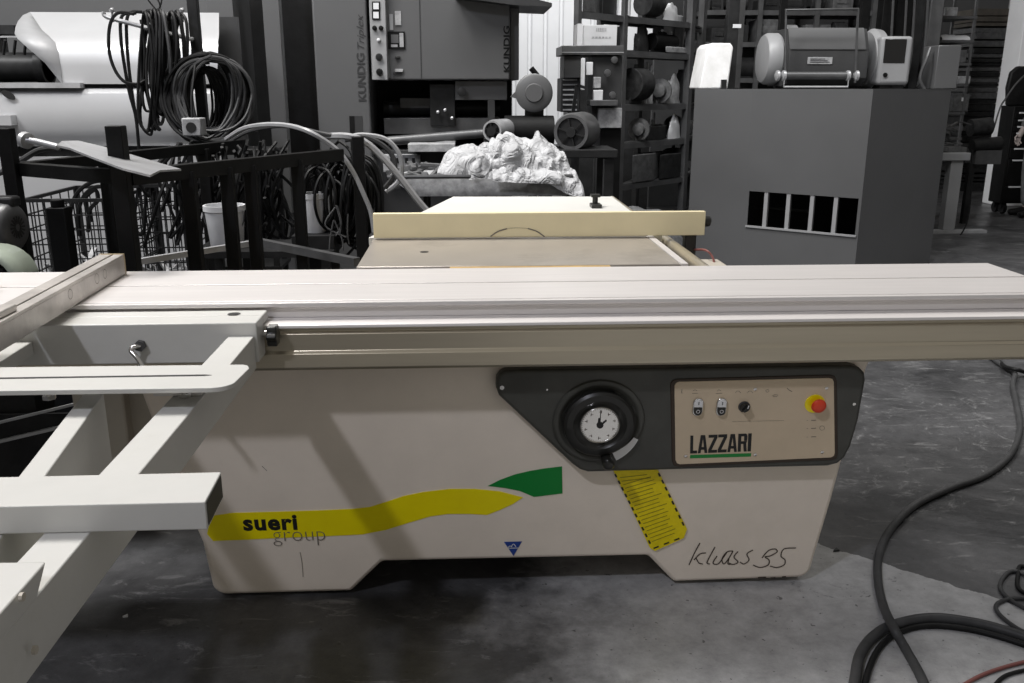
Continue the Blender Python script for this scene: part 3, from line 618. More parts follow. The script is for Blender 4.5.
# electric motors at the left edge
def fin_motor(c, d, r, ln, label, mm, cover, grp=None):
    c = Vector(c); d = Vector(d).normalized()
    t = thing('electric_motor', label, 'electric motor', (c.x, c.y, c.z-r), grp)
    mb = MB().cyl(c, c+d*ln, r*0.86, 28)
    a = d.orthogonal().normalized(); bb = d.cross(a)
    for k_ in range(30):
        an = 2*math.pi*k_/30; rv = a*math.cos(an)+bb*math.sin(an); tv = d.cross(rv)
        mb.bar(c+d*ln*0.12+rv*r*0.9, c+d*ln*0.95+rv*r*0.9, 0.004 if r < .2 else .006, r*0.2, rv)
    mb.build('finned_body', mm, t)
    MB().lathe(c+d*0.0, -d, [(-0.05,r*1.02),(0.0,r*1.02),(r*0.35,r*0.96),(r*0.5,r*0.8),(r*0.52,r*0.5)], 32).build('fan_cover', cover, t)
    mb = MB()
    for k_ in range(16):
        an = 2*math.pi*k_/16; rv = a*math.cos(an)+bb*math.sin(an); mb.bar(c-d*(r*0.525)+rv*r*0.15, c-d*(r*0.525)+rv*r*0.46, 0.006, 0.003, d)
    mb.build('vent_slots', 'ink', t)
    MB().cyl(c+d*ln, c+d*(ln+r*0.5), r*0.12, 12).build('shaft', 'steel_light', t)
    MB().box(c.x-r*0.5, c.x+r*0.5, c.y+d.y*ln*0.5-r*0.4, c.y+d.y*ln*0.5+r*0.4, c.z+r*0.8, c.z+r*1.25).build('terminal_box', mm, t, bevel=0.01)
    return t
c = U(9, 228, y=3.1)
fin_motor((c.x-0.02, 3.12, c.z), (-1,0.15,0.0), 0.082, 0.25, 'dark finned electric motor at the left edge, above the green-grey cover', 'steel_dark', 'steel_mid')
# green-grey rounded cover
mb = MB(); c0 = U(-8, 275, y=2.78)
for_r = 0.105
pts = []
n_ = 14
vs = []
for i in range(n_+1):
    a = math.pi*i/n_
    for yy, r_ in ((2.72, for_r*0.86), (2.74, for_r), (2.86, for_r)):
        vs.append((c0.x+r_*math.cos(a), yy, c0.z-0.02+r_*math.sin(a)))
mb.add(vs, [(3*i+k_, 3*i+3+k_, 3*i+4+k_, 3*i+1+k_) for i in range(n_) for k_ in range(2)], True)
o = mb.build('motor_hood', 'motor_green'); s_ = o.modifiers.new('s', 'SOLIDIFY'); s_.thickness = 0.004
tag(o, 'grey green rounded motor hood just behind the sliding table at the left edge', 'motor cover')
mb = MB(); cz = c0.z-0.02
for k_ in range(7): mb.box(c0.x-0.08, c0.x+0.075-k_*0.012, 2.75, 2.77, cz+0.01+k_*0.014, cz+0.017+k_*0.014)
mb.cyl((c0.x, 2.78, cz), (c0.x, 2.85, cz), 0.09, 24); mb.build('motor_grille', 'steel_dark', o)
mb = MB().box(c0.x-0.09, c0.x+0.09, 2.74, 2.86, 0, cz-0.002); mb.build('motor_stand', 'steel_dark', o)
# dark bin under the outrigger
a = U(-30, 455, z=0); bq = U(82, 450, z=0)
tt = thing('steel_bin', 'dark open steel bin on the floor beneath the outrigger frame', 'bin', ((a.x+bq.x)/2, a.y+0.3, 0))
X0, X1, Y0, Y1 = -1.62, -1.10, 2.72, 3.25
mb = MB().box(X0, X1, Y0, Y0+0.01, 0, 0.42).box(X0, X1, Y1-0.01, Y1, 0, 0.42).box(X0, X0+0.01, Y0, Y1, 0, 0.42).box(X1-0.01, X1, Y0, Y1, 0, 0.42).box(X0, X1, Y0, Y1, 0, 0.01)
mb.build('bin_shell', 'steel_dark', tt)
MB().bar((X0, Y0-0.008, 0.30), (X1, Y0-0.008, 0.42), 0.010, 0.010).bar((X0, Y0-0.008, 0.36), (X1-.1, Y0-0.008, 0.46), 0.008, 0.008).build('bin_rod', 'steel_light', tt)

# ---- big curved sheet-metal machine at far left
LY = 5.6
tm = thing('sheet_metal_casing', 'pale machine casing of curved sheet metal in two tiers at far left', 'machine', (U(100, 150, y=LY).x, LY+0.5, 0))
xl = U(30, 40, y=LY).x; xr = U(217, 60, y=LY).x; xll = U(-60, 110, y=LY).x
zT = U(120, 12, y=LY).z; zH = U(120, 38, y=LY).z; zB = U(120, 83, y=LY).z
# upper hood: profile in Y,Z, slanted end cheek
lb = [(30,12,.55),(34,18,.42),(38,24,.30),(42,30,.20),(48,35,.11),(55,42,.04),(58,52,.01),(60.5,66,0),(62,84,0)]
rb_ = [(219,13.5),(219,19),(219,25),(219,31),(219,36),(218,43),(218,53),(217.5,66),(217,84)]
vs = []
for (a_, b4, d_), (a2, b5) in zip(lb, rb_):
    p = U(a_, b4, y=LY+d_); q_ = U(a2, b5, y=LY+d_); vs += [p, Vector((q_.x, q_.y, p.z))]
n_ = len(lb)
MB().add(vs, [(2*i, 2*i+1, 2*i+3, 2*i+2) for i in range(n_-1)], True).build('hood', 'sheet_steel', tm)
oc = [(30,12),(23,15),(18,21),(15.5,27),(14.5,33),(17,38),(30,50),(45,63),(62,84)]
vs = []
for (a_, b4, d_), (a2, b5) in zip(lb, oc): vs += [U(a2, b5, y=LY+d_-0.01), U(a_, b4, y=LY+d_-0.005)]
o = MB().add(vs, [(2*i, 2*i+1, 2*i+3, 2*i+2) for i in range(n_-1)]).build('end_cheek', 'machine_pale', tm); s_ = o.modifiers.new('s', 'SOLIDIFY'); s_.thickness = 0.006
MB().box(xl+0.25, xr, LY+0.62, LY+0.64, zB, zT+0.02).build('hood_back', 'machine_dark', tm)
zb2 = U(120, 88, y=LY).z; zb3 = U(120, 146, y=LY).z
MB().box(xll, xr, LY+0.02, LY+0.6, zb2-0.01, zB+0.0).build('dark_gap', 'steel_black', tm)
MB().box(xll, xl+0.27, LY-0.05, LY+0.02, zb2+0.0, zb2+0.03).build('ledge', 'steel_light', tm)
pr2 = [(LY+0.02, zb2),(LY-0.03, zb2-0.03),(LY-0.05, zb2-0.12),(LY-0.05, zb3+0.1),(LY-0.03, zb3+0.03),(LY, zb3)]
vs = []
for yy, zz in pr2: vs += [(xll, yy, zz), (xr, yy, zz)]
MB().add(vs, [(2*i, 2*i+1, 2*i+3, 2*i+2) for i in range(len(pr2)-1)], True).build('drum_cover', 'sheet_steel', tm)
MB().box(xll, xr, LY, LY+0.5, zb3-0.06, zb3+0.0).build('dark_gap', 'steel_black', tm)
MB().box(xll, xr, LY-0.02, LY+0.5, 0.0, zb3-0.06).build('base_cover', 'sheet_steel', tm)
mb = MB(); pts = [U(8.5+7*math.cos(a*0.4488)+ (2 if a%14 > 6 else 0)*0, 95+3.8*math.sin(a*0.4488)+3.2*math.cos(a*0.4488), y=LY-0.052) for a in range(14)]
mb.prism([(p.x, p.z) for p in pts], LY-0.054, LY-0.051); mb.build('oval_slot', 'ink', tm)
x0_, x1_, z0_, z1_ = rect(-5, 115, 16, 125, LY-0.06); MB().box(x0_, x1_, LY-0.12, LY-0.052, z0_, z1_).build('side_bracket', 'sheet_steel', tm)
# dark drive unit inside
x0_, x1_, z0_, z1_ = rect(-20, 52, 45, 82, LY+0.25)
tq = MB().cyl((x0_, LY+0.3, (z0_+z1_)/2), (x1_, LY+0.3, (z0_+z1_)/2), (z1_-z0_)/2, 24); tq.cyl((x1_-0.05, LY+0.3, (z0_+z1_)/2), (x1_, LY+0.3, (z0_+z1_)/2), (z1_-z0_)/2+0.02, 24)
for k_ in range(6): tq.bar((x0_+0.1+k_*0.06, LY+0.10, z1_-0.02), (x0_+0.13+k_*0.06, LY+0.08, z1_+0.06), 0.012, 0.012)
tq.build('drive_unit', 'steel_dark', tm)
x0_, x1_, z0_, z1_ = rect(-20, 25, 14, 34, LY+0.3); MB().box(x0_-0.5, x1_, LY+0.3, LY+0.6, z0_, z1_).build('top_ledge', 'steel_dark', tm)
x0_, x1_, z0_, z1_ = rect(-10, 33, 17, 36, LY+0.3); MB().box(x0_-0.5, x1_+0.02, LY+0.28, LY+0.30, z0_-0.01, z0_).build('ledge_trim', 'steel_light', tm)
MB().box(x0_-0.4, x1_-.18, LY+0.5, LY+0.55, zB, zT-0.1).build('cable_box', 'machine_pale', tm)
# grey partition behind
x0_, x1_, _, _ = rect(-70, 0, 232, 20, 7.6)
tag(B(x0_, x1_, 7.6, 7.66, 0, 3.2).build('partition_panel', 'machine_grey'), 'plain grey partition panel behind the curved sheet metal casing', 'panel')

# ---- pole, hook arm and hanging cables
HY = 5.0
p = U(189, 0, y=HY)
pm = thing('hanger_stand', 'dark upright hanger pole with a pale hook arm carrying cable bundles', 'hanger', (U(197, 60, y=HY).x, HY, 0))
a = U(184.5, -60, y=HY); c = U(193, 62, y=HY)
MB().box(c.x-0.026, c.x+0.026, HY+0.07, HY+0.12, 0, 2.4).build('pole', 'steel_dark', pm, bevel=0.004)
hk0 = U(107, 17, y=HY); hk1 = U(186, 38, y=HY)
MB().tube(smoothpath([U(104, 12, y=HY), hk0, U(140, 26, y=HY), hk1, U(192, 39, y=HY+.07)], 4), 0.011, 8).build('hook_arm', 'steel_light', pm)
for px in (112, 182):
    hh = MB(); q = U(px, 12, y=HY); hh.tube([q+Vector((0,0,-0.05)), q, q+Vector((0.01,0,0.02))], 0.006, 6); hh.lathe(q, (0,0,1), [(0,0.012),(0.012,0.014),(0.02,0.004)], 10)
    hh.build('hook_tip', 'steel_light', pm)
x0_, x1_, z0_, z1_ = rect(192, 52, 203, 64, HY-.05); MB().box(x0_, x1_, HY-0.06, HY+0.07, z0_, z1_).build('cleat', 'steel_black', pm); MB().box(x0_, x1_, HY-0.062, HY-0.058, z0_-0.015, z0_+.004).build('cleat_tag', 'tool_white', pm); 
loopset('thick black cable loop hanging at the left end of the hook arm', 'cable_coil',
        [[(134,14,-.03),(118,13,-.03),(110,25,-.04),(109,50,-.04),(115,70,-.04),(125,82,-.04),(138,84,-.02),(146,80)],
         [(136,13,.03),(122,16,.03),(121,40),(126,75),(130,95),(136,118),(139,150)],[(142,12,.04),(128,15,.03),(127,45),(131,85),(137,117),(143,90),(145,50),(141,20,.03)]], 0.0085, 'rubber', HY, 'cable coils on the hook arm')
rr = random.Random(5)
def bundle(x_c, ytop, ybot, n, spread, r, m, label, Y=HY, grp='cable coils on the hook arm', nm='cable_coil'):
    loops = []
    for i in range(n):
        xa = x_c+rr.uniform(-spread, spread); wv = rr.uniform(3, 9); yb = ybot+rr.uniform(-25, 12); d = rr.uniform(-0.12, 0.12)
        loops.append([(xa-wv*.3, ytop+8, .05+d),(xa, ytop+rr.uniform(-2,2), d),(xa+wv*.6, ytop+12, -.03+d),(xa+wv+rr.uniform(-3,3), (ytop+yb)/2, -.05+d),(xa+wv*.6+rr.uniform(-5,5), yb-8, d),(xa+rr.uniform(-3,3), yb, d),(xa-wv*.5+rr.uniform(-4,4), yb-14, d),(xa-wv*.9+rr.uniform(-3,3), (ytop+yb)/2, .03+d),(xa-wv*.3, ytop+8, .05+d)])
    return loopset(label, nm, loops, r, m, Y, grp)
bundle(153, 11, 125, 13, 9, 0.0075, 'rubber', 'dense bundle of black cables over the middle of the hook arm')
bundle(163, 12, 120, 5, 6, 0.009, 'rubber_grey', 'bundle of grey cables looped just left of the hanger pole')
bundle(175, 12, 105, 8, 7, 0.008, 'rubber', 'short black cable bundle hanging right beside the hanger pole')
loopset('thin wires sticking up above the hook arm bundles', 'thin_wire', [[(148,0),(153,6),(158,11),(161,4),(162,-4)],[(158,11),(160,6),(158,0),(155,-5)]], 0.004, 'rubber', HY)
# large coil on the pole
def bigcoil(x_c, y_c, rx, ry, n, r, m, label, Y, jit=4, grp=None, drop=0, seed=1):
    q = random.Random(seed); loops = []
    for i in range(n):
        a_, b2 = rx*q.uniform(0.55, 1.0), ry*q.uniform(0.8, 1.0); cx_ = x_c+q.uniform(-jit, jit); cy_ = y_c+(ry-b2)*-1+q.uniform(-jit, jit)*0.5; d = q.uniform(-0.08, 0.08); L_ = []
        ph = q.uniform(-0.2, 0.2)
        for k_ in range(15):
            t = 2*math.pi*k_/14; L_.append((cx_+a_*math.sin(t+ph*math.sin(t))+q.uniform(-1,1), cy_-b2*math.cos(t)+q.uniform(-1,1), d*math.cos(t)))
        loops.append(L_)
    return loopset(label, 'cable_coil', loops, r, m, Y, grp)
bigcoil(207, 100, 43, 45, 24, 0.0085, 'rubber', 'large round coil of black cable hanging on the pole', HY-0.12, 4, None, seed=2)
bigcoil(212, 102, 40, 44, 9, 0.008, 'rubber_grey', 'grey cable coil hung over the large black coil on the pole', HY-0.2, 5, None, seed=4)
bigcoil(205, 106, 24, 38, 14, 0.007, 'rubber', 'small tangled black coil inside the large coil', HY-0.05, 6, None, seed=9)
x0_, x1_, z0_, z1_ = rect(183, 118, 202, 136, HY-0.4)
jb = MB().box(x0_, x1_, HY-0.42, HY-0.32, z0_, z1_).build('junction_box', 'clutter_light', bevel=0.006); tag(jb, 'small grey square junction box hanging in front of the cable coil', 'junction box')
cc_ = U(191, 127.5, y=HY-0.422); MB().cyl(cc_, cc_+Vector((0,0.004,0)), 0.025, 16).build('knockout', 'ink', jb)
jq = MB(); qq = U(192, 118, y=HY-0.37); jq.tube([qq, qq+Vector((0,0.02,0.1)), qq+Vector((0.01,0.1,0.25))], 0.006, 6); jq.build('lead', 'rubber', jb)
c = U(240, 130, y=5.25); zt_ = U(240, 111, y=5.25).z
o = MB().cyl((c.x, 5.25, c.z-0.1), (c.x, 5.25, zt_), 0.042, 20).build('tin_can', 'clutter_mid'); tag(o, 'dull grey tin can beside the right edge of the large cable coil', 'tin can')
# stand under the can, box and the cable heap: a dark trolley
a0 = U(165, 150, y=4.85); a1 = U(262, 150, y=4.85)
tr = thing('cable_trolley', 'dark trolley buried in cables behind the stillage', 'trolley', ((a0.x+a1.x)/2, 5.28, 0))
zt2 = c.z-0.1
MB().box(a0.x, a1.x, 5.14, 5.42, zt2-0.03, zt2).build('trolley_top', 'steel_dark', tr, bevel=0.004)
for xx in (a0.x+0.03, a1.x-0.03):
    for yy in (5.16, 5.40): MB().box(xx-0.015, xx+0.015, yy-0.015, yy+0.015, 0, zt2-0.03).build('leg', 'steel_dark', tr)
MB().box(a0.x, a1.x, 5.14, 5.42, 0.4, 0.42).build('trolley_shelf', 'steel_dark', tr)
# cable heap drooping below the rail
q = random.Random(21); loops = []
for i in range(64):
    xa = q.uniform(165, 290); ya = q.uniform(140, 172); xb2 = xa+q.uniform(-40, 40); yb2 = q.uniform(195, 258)
    loops.append([(xa, ya, q.uniform(-.1,.1)), ((xa+xb2)/2+q.uniform(-16,16), (ya+yb2)/2+q.uniform(-10,10), q.uniform(-.1,.1)), (xb2, yb2, 0), (xb2+q.uniform(-18,18), yb2-q.uniform(5,30), q.uniform(-.1,.1))])
tag(loopset('tangle of black cables drooping from the trolley behind the stillage', 'cable_tangle', loops, 0.008, 'rubber', 4.45), kind='stuff')
# second heap near x 300-365 with arching pale hoses
q = random.Random(8); loops = []
for i in range(40):
    x0q = 335+q.uniform(-22, 30); L_ = []
    rx = q.uniform(6, 24); ry = q.uniform(25, 48); cy_ = 195+q.uniform(-6, 14); d = q.uniform(-.12,.12)
    for k_ in range(11): t = 2*math.pi*k_/10; L_.append((x0q+rx*math.sin(t), cy_-ry*math.cos(t)+q.uniform(-2,2), d*math.sin(t)))
    loops.append(L_)
tag(loopset('dense heap of black cable loops beside the left end of the saw table', 'cable_heap', loops, 0.007, 'rubber', 4.2), kind='stuff')
q = random.Random(18); loops = []
for i in range(7):
    x0q = q.uniform(325, 372); y0q = q.uniform(215, 250); loops.append([(x0q, y0q-18), (x0q+q.uniform(-10,10), y0q), (x0q+q.uniform(-8,12), y0q+12)])
loopset('thin pale wires spilling below the black cable heap', 'thin_wire', loops, 0.0035, 'clutter_mid', 4.05)
HG = 'pale hoses arching over the cable heap'
loopset('longest pale hose, arching from the large coil down to the saw table corner', 'hose', [[(226,139,.5),(245,128,.4),(275,124.5,.2),(305,130),(335,148),(352,170),(364,195),(371,213),(374,232)]], 0.011, 'hose_pale', 4.0, HG, 'hose')
loopset('pale hose arching right of the longest one and ending behind the rip fence', 'hose', [[(320,137,.1),(345,136),(365,142),(385,160),(402,180),(420,203),(430,214)]], 0.015, 'hose_pale', 4.1, HG, 'hose')
loopset('innermost hose looping tightly over the cable heap', 'hose', [[(345,140),(365,137),(385,147),(394,160),(394,175),(385,188)]], 0.012, 'rubber_grey', 4.35, HG, 'hose')
loopset('outermost hose loop, rightmost over the cable heap', 'hose', [[(347,138),(362,135),(385,139),(398,152),(402,168),(398,182),(386,192)]], 0.012, 'hose_pale', 4.5, HG, 'hose')
loopset('thin hose running beside the longest pale hose', 'hose', [[(228,143,.5),(250,131,.4),(285,126,.2),(325,134),(350,138)]], 0.009, 'rubber_grey', 4.15, HG, 'hose')
# white buckets behind the stillage
def bucket(px0, px1, pyt, pyb, Y, label):
    a = U(px0, pyt, y=Y); b2 = U(px1, pyt, y=Y); zb = U(px0, pyb, y=Y).z; r_ = (b2.x-a.x)/2; cx_ = (a.x+b2.x)/2
    t = MB().lathe((cx_, Y, zb), (0,0,1), [(0,r_*0.8),(0.002,r_*0.82),((a.z-zb)*0.85,r_*0.97),((a.z-zb)*0.87,r_*1.04),((a.z-zb),r_*1.04),((a.z-zb),r_*0.95),((a.z-zb)*0.5,r_*0.9),((a.z-zb)*0.5,0.001)], 24).build('plastic_bucket', 'tool_white')
    tag(t, label, 'bucket', 'white buckets behind the stillage'); pts = [(cx_+r_*1.04*math.cos(u_), Y-0.02, a.z-0.03-0.12*math.sin(u_)) for u_ in [k_*math.pi/8 for k_ in range(9)]]
    MB().tube(pts, 0.003, 6).build('bucket_handle', 'steel_mid', t); return zb
zbk = bucket(204, 244, 205, 246, 4.2, 'wide white plastic bucket behind the middle posts of the stillage')
zbk2 = bucket(300, 326, 193, 232, 4.2, 'narrow white plastic bucket left of the black cable heap')
bt = thing('low_bench', 'low dark bench behind the stillage carrying the white buckets', 'bench', (-0.9, 4.2, 0))
a = U(200, 240, y=4.2).x; b2 = U(338, 240, y=4.2).x; zz = min(zbk, zbk2)
MB().box(a, b2, 4.04, 4.38, zz-0.03, zz-0.001).build('bench_top', 'steel_dark', bt)
if zbk2 > zz+0.002: MB().box(U(296,230,y=4.2).x, b2, 4.08, 4.34, zz-0.001, zbk2-0.001).build('riser_block', 'steel_dark', bt)
for xx in (a+0.04, b2-0.04):
    for yy in (4.07, 4.35): MB().box(xx-0.02, xx+0.02, yy-0.02, yy+0.02, 0, zz-0.03).build('leg', 'steel_dark', bt)

# ================================================================== WIDE-BELT SANDER (rear centre)
KY = 6.2
kd = thing('belt_sander', 'large grey wide belt sander lettered along its door, standing behind the rag-filled trolley', 'sanding machine', (U(400, 150, y=KY).x, KY+0.7, 0))
def kbox(name, x0, y0, x1, y1, m, Y=KY, dep=0.02, par=kd, bev=0.003, ztop=None, zbot=None):
    X0, X1, Z0, Z1 = rect(x0, y0, x1, y1, Y)
    if ztop: Z1 = ztop
    if zbot is not None: Z0 = zbot
    return MB().box(X0, X1, Y, Y+dep, Z0, Z1).build(name, m, par, bevel=bev)
kbox('side_panel', 214, 0, 240, 200, 'machine_grey', KY+0.10, 0.5, ztop=2.35, zbot=0)
kbox('dark_recess', 232, 0, 322, 200, 'steel_black', KY+0.9, 0.05, ztop=2.35, zbot=0)
kbox('frame_strip', 269, 0, 285, 200, 'machine_grey', KY+0.08, 0.10, ztop=2.35, zbot=0)
door = kbox('front_door', 317, 0, 370, 200, 'machine_grey', KY, 0.9, ztop=2.35, zbot=0, bev=0.012)
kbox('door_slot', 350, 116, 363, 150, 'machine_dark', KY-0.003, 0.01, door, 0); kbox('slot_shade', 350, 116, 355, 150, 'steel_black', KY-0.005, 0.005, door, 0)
hood = kbox('upper_hood', 371, 0, 510, 80, 'machine_grey', KY+0.02, 0.9, ztop=2.35, bev=0.01)
kbox('hood_seam', 420, 0, 421, 79, 'machine_dark', KY+0.0175, 0.01, hood, 0, ztop=2.3)
cs = kbox('control_strip', 370.5, 0, 386.5, 80, 'machine_pale', KY-0.04, 0.08, ztop=2.2, bev=0.004)
kbox('hood_end', 510, 8, 519, 80, 'machine_grey', KY+0.12, 0.75, hood, 0.005)
MB().prism(poly_px([(455,-3),(515,5),(552,6.5),(552,3),(520,-5)], KY-0.12), KY-0.12, KY+0.5).build('top_visor', 'machine_dark', kd)
kbox('inner_bed', 371, 80, 512, 150, 'steel_black', KY+0.6, 0.3, zbot=0)
kbox('motor_housing', 455, 81, 507, 100, 'machine_grey', KY+0.1, 0.4)
kbox('support_leg', 488, 100, 495, 122, 'machine_dark', KY+0.08, 0.1)
kbox('infeed_table', 384, 118, 500, 134, 'steel_mid', KY+0.15, 0.5)
kbox('crossbeam', 400, 98, 455, 108, 'steel_mid', KY+0.35, 0.3); kbox('gearbox', 430, 84, 455, 126, 'steel_dark', KY+0.12, 0.25)
p0 = U(388, 141, y=KY-0.05); p1 = U(500, 132, y=KY-0.05); MB().cyl(p0, p1, 0.030, 20).build('feed_roller', 'steel_mid', kd)
p0 = U(384, 108, y=KY+0.4); p1 = U(500, 108, y=KY+0.4); MB().cyl(p0, p1, 0.05, 20).build('upper_roller', 'steel_dark', kd)
for px, py in ((438, 112),(445, 110),(452, 118)): c = U(px, py, y=KY+0.1); MB().lathe(c, (0,-1,0), [(0,0.012),(0.03,0.01),(0.035,0.004)], 10).build('valve', 'steel_light', kd)
c = U(462, 92, y=KY+0.08); MB().lathe(c, (0,-1,0), [(0,0.02),(0.02,0.03),(0.03,0.03),(0.035,0.015)], 20).build('hand_knob', 'steel_dark', kd)
kbox('lower_base', 371, 150, 512, 210, 'machine_dark', KY+0.1, 0.7, zbot=0)
kbox('terminal_panel', 383, 155, 420, 172, 'clutter_light', KY-0.0, 0.1)
for px in (390, 396, 405, 412): kbox('socket', px, 158, px+3, 163, 'ink', KY-0.004, 0.01, None or kd, 0)
kbox('tray_lid', 408, 144, 455, 152, 'clutter_light', KY-0.25, 0.35)
for px, py, m_ in ((375.5,6,'machine_pale'),(375.5,15,'machine_pale')):
    kbox('gauge_frame', px-3.5, py-4.5, px+4.5, py+4.5, 'steel_black', KY-0.046, 0.01, cs, 0); kbox('gauge_face', px-2.3, py-3.2, px+3.2, py+3.2, 'tool_white', KY-0.049, 0.005, cs, 0)
for px, py, r_, m_ in ((374.5,28,0.013,'steel_black'),(381,28,0.013,'steel_black'),(378.5,40,0.010,'tool_white'),(379,57,0.019,'steel_dark'),(379.5,72,0.019,'steel_black')):
    c = U(px, py, y=KY-0.04); MB().lathe(c, (0,-1,0), [(0,r_*1.2),(0.006,r_*1.1),(0.02,r_),(0.022,r_*0.5)], 16).build('push_button', m_, cs)
kbox('notice_frame', 388, 31.5, 405, 49, 'steel_black', KY+0.012, 0.01, hood, 0); kbox('notice', 391, 34.5, 398.5, 43, 'machine_grey', KY+0.010, 0.005, hood, 0); kbox('notice', 399.5, 33, 403.5, 47, 'clutter_light', KY+0.010, 0.005, hood, 0); kbox('notice', 391, 44.5, 397.5, 47, 'clutter_light', KY+0.010, 0.005, hood, 0)
kbox('paper_note', 395, 11, 401, 25, 'clutter_light', KY+0.014, 0.004, hood, 0); kbox('paper_note', 389.5, 14, 393, 30, 'machine_pale', KY+0.014, 0.004, hood, 0)
kbox('catch', 395, 56, 400, 58.5, 'ink', KY+0.005, 0.015, hood, 0.002); kbox('catch', 395, 69, 403, 72, 'clutter_light', KY+0.005, 0.015, hood, 0.002); kbox('small_print', 393, 72.5, 402, 75, 'machine_dark', KY+0.015, 0.005, hood, 0)
def vtext(s, px0, px1, py0, py1, Y, m, par, **k):
    # reads bottom to top: letters' baseline towards the right
    o0 = U(px1, py1, y=Y); u = Vector((0, 0, (U(px1, py0, y=Y)-o0).z)); v = Vector(((U(px0, py1, y=Y)-o0).x, 0, 0))
    text('lettering', s, m, par, o0, u, v, **k)
vtext('KUNDIG', 358.5, 366.5, 53, 101, KY-0.002, 'machine_dark', door, thick=0.001, bold=0.02); vtext('Triplex', 357.5, 366.5, 14, 49, KY-0.002, 'machine_dark', door, thick=0.001, shear=0.35)
vtext('KUNDIG', 503.5, 509.8, 26, 72, KY+0.018, 'steel_black', hood, thick=0.001, bold=0.02)

# ================================================================== TROLLEY WITH RAGS
TYY = 5.05
wb = thing('tray_trolley', 'grey steel tray trolley heaped with rags behind the saw table', 'trolley', (U(490, 190, y=TYY).x, TYY+0.25, 0))
a = U(388, 177, y=TYY); b2 = U(592, 184, y=TYY); zr = a.z
X0, X1 = a.x, U(572, 184, y=TYY).x
mb = MB()
ins = 0.025
o_ = [(X0,TYY),(X1,TYY),(X1,TYY+0.55),(X0,TYY+0.55)]; i_ = [(X0+ins*6,TYY+ins),(X1-ins,TYY+ins),(X1-ins,TYY+0.55-ins),(X0+ins*2,TYY+0.55-ins)]
vs = [(x_, y_, zr) for x_, y_ in o_]+[(x_, y_, zr-0.11) for x_, y_ in i_]
mb.add(vs, [(0,1,5,4),(1,2,6,5),(2,3,7,6),(3,0,4,7),(4,5,6,7)])
o = mb.build('tray', 'clutter_light', wb); s_ = o.modifiers.new('s', 'SOLIDIFY'); s_.thickness = 0.006
MB().tube([(X0,TYY,zr),(X1,TYY,zr),(X1,TYY+0.55,zr),(X0,TYY+0.55,zr)], 0.011, 8, closed=True).build('tray_rim', 'steel_mid', wb)
for sx in (X0+0.2, X1-0.2):
    for yy in (TYY+0.1, TYY+0.45): MB().tube([(sx, yy, zr-0.10), (sx, yy, 0.06)], 0.014, 8).build('leg', 'steel_dark', wb)
for sx in (X0+0.2, X1-0.2):
    MB().lathe((sx, TYY+0.08, 0.06), (0,1,0), [(0,0.03),(0,0.055),(0.04,0.055),(0.04,0.03)], 20).lathe((sx, TYY+0.43, 0.06), (0,1,0), [(0,0.03),(0,0.055),(0.04,0.055),(0.04,0.03)], 20).build('wheel', 'rubber', wb)
# rags: crumpled cloth heap
def rag(name, label, prof, Y, dep, seed, m, nx=70, ny=26, amp=0.05, grp='rags on the tray trolley'):
    """prof: pixel silhouette (px, ytop, ybase)"""
    mb = MB(); vs = []
    def lerp(px):
        for i in range(len(prof)-1):
            if prof[i][0] <= px <= prof[i+1][0]:
                t = (px-prof[i][0])/(prof[i+1][0]-prof[i][0]); return prof[i][1]*(1-t)+prof[i+1][1]*t, prof[i][2]*(1-t)+prof[i+1][2]*t
        return prof[-1][1], prof[-1][2]
    x0, x1 = prof[0][0], prof[-1][0]
    for i in range(nx+1):
        px = x0+(x1-x0)*i/nx; yt, yb = lerp(px)
        T = U(px, yt, y=Y+dep*0.5); Bz = U(px, yb, y=Y)
        for j in range(ny+1):
            t = j/ny; a = math.pi*t
            yy = Y+dep*0.5-dep*0.5*math.cos(a); zz = Bz.z+(T.z-Bz.z)*(math.sin(a)**0.7)
            xx = Bz.x+(T.x-Bz.x)*0.5
            p = Vector((xx, yy, zz))
            n1 = noise.noise(Vector((xx*4, yy*4, zz*4+seed))); n0 = noise.noise(Vector((xx*4+7, yy*4, zz*4+seed)))
            wv = Vector((xx*5+n1*2.5, yy*5+n0*2, zz*7+seed*3+n0*2.5)); n2 = min(abs(noise.noise(wv))*2, 1)
            n3 = min(abs(noise.noise(Vector((xx*10+n1*4, yy*8+n0*3, zz*11+seed*5))))*2, 1)
            d = (n2**0.7-0.6)*amp*0.8 + (n3**0.8-0.5)*amp*0.5
            nrm = Vector((0.0, -math.cos(a), math.sin(a)+0.1)).normalized()
            vs.append(p+nrm*d*min(1, 4*math.sin(a)+0.15))
    fs = [(i*(ny+1)+j, (i+1)*(ny+1)+j, (i+1)*(ny+1)+j+1, i*(ny+1)+j+1) for i in range(nx) for j in range(ny)]
    mb.add(vs, fs, True); o = mb.build(name, m); sm_ = o.modifiers.new('soften', 'SMOOTH'); sm_.factor = 0.6; sm_.iterations = 5; return tag(o, label, 'rag', grp)
rag('cloth_rag', 'smooth rounded white rag at the left end of the heap on the trolley', [(437,170,180),(444,155,180),(455,146,180),(468,143,180),(482,147,180),(492,160,180)], TYY+0.02, 0.30, 1, 'rag', 40, 20, 0.03)
rag('cloth_rag', 'large crumpled grey white rag forming the top of the heap on the trolley', [(468,165,181),(478,148,181),(490,141,182),(502,133,183),(513,132,183),(525,138,183),(540,136,184),(552,143,184),(563,150,184),(570,163,184)], TYY-0.02, 0.42, 3, 'rag', 90, 34, 0.07)
rag('cloth_rag', 'rag end hanging over the right rim of the trolley', [(548,160,186),(558,166,192),(567,168,197),(576,172,199),(582,182,200),(585,196,201)], TYY-0.06, 0.25, 6, 'rag', 50, 24, 0.035)
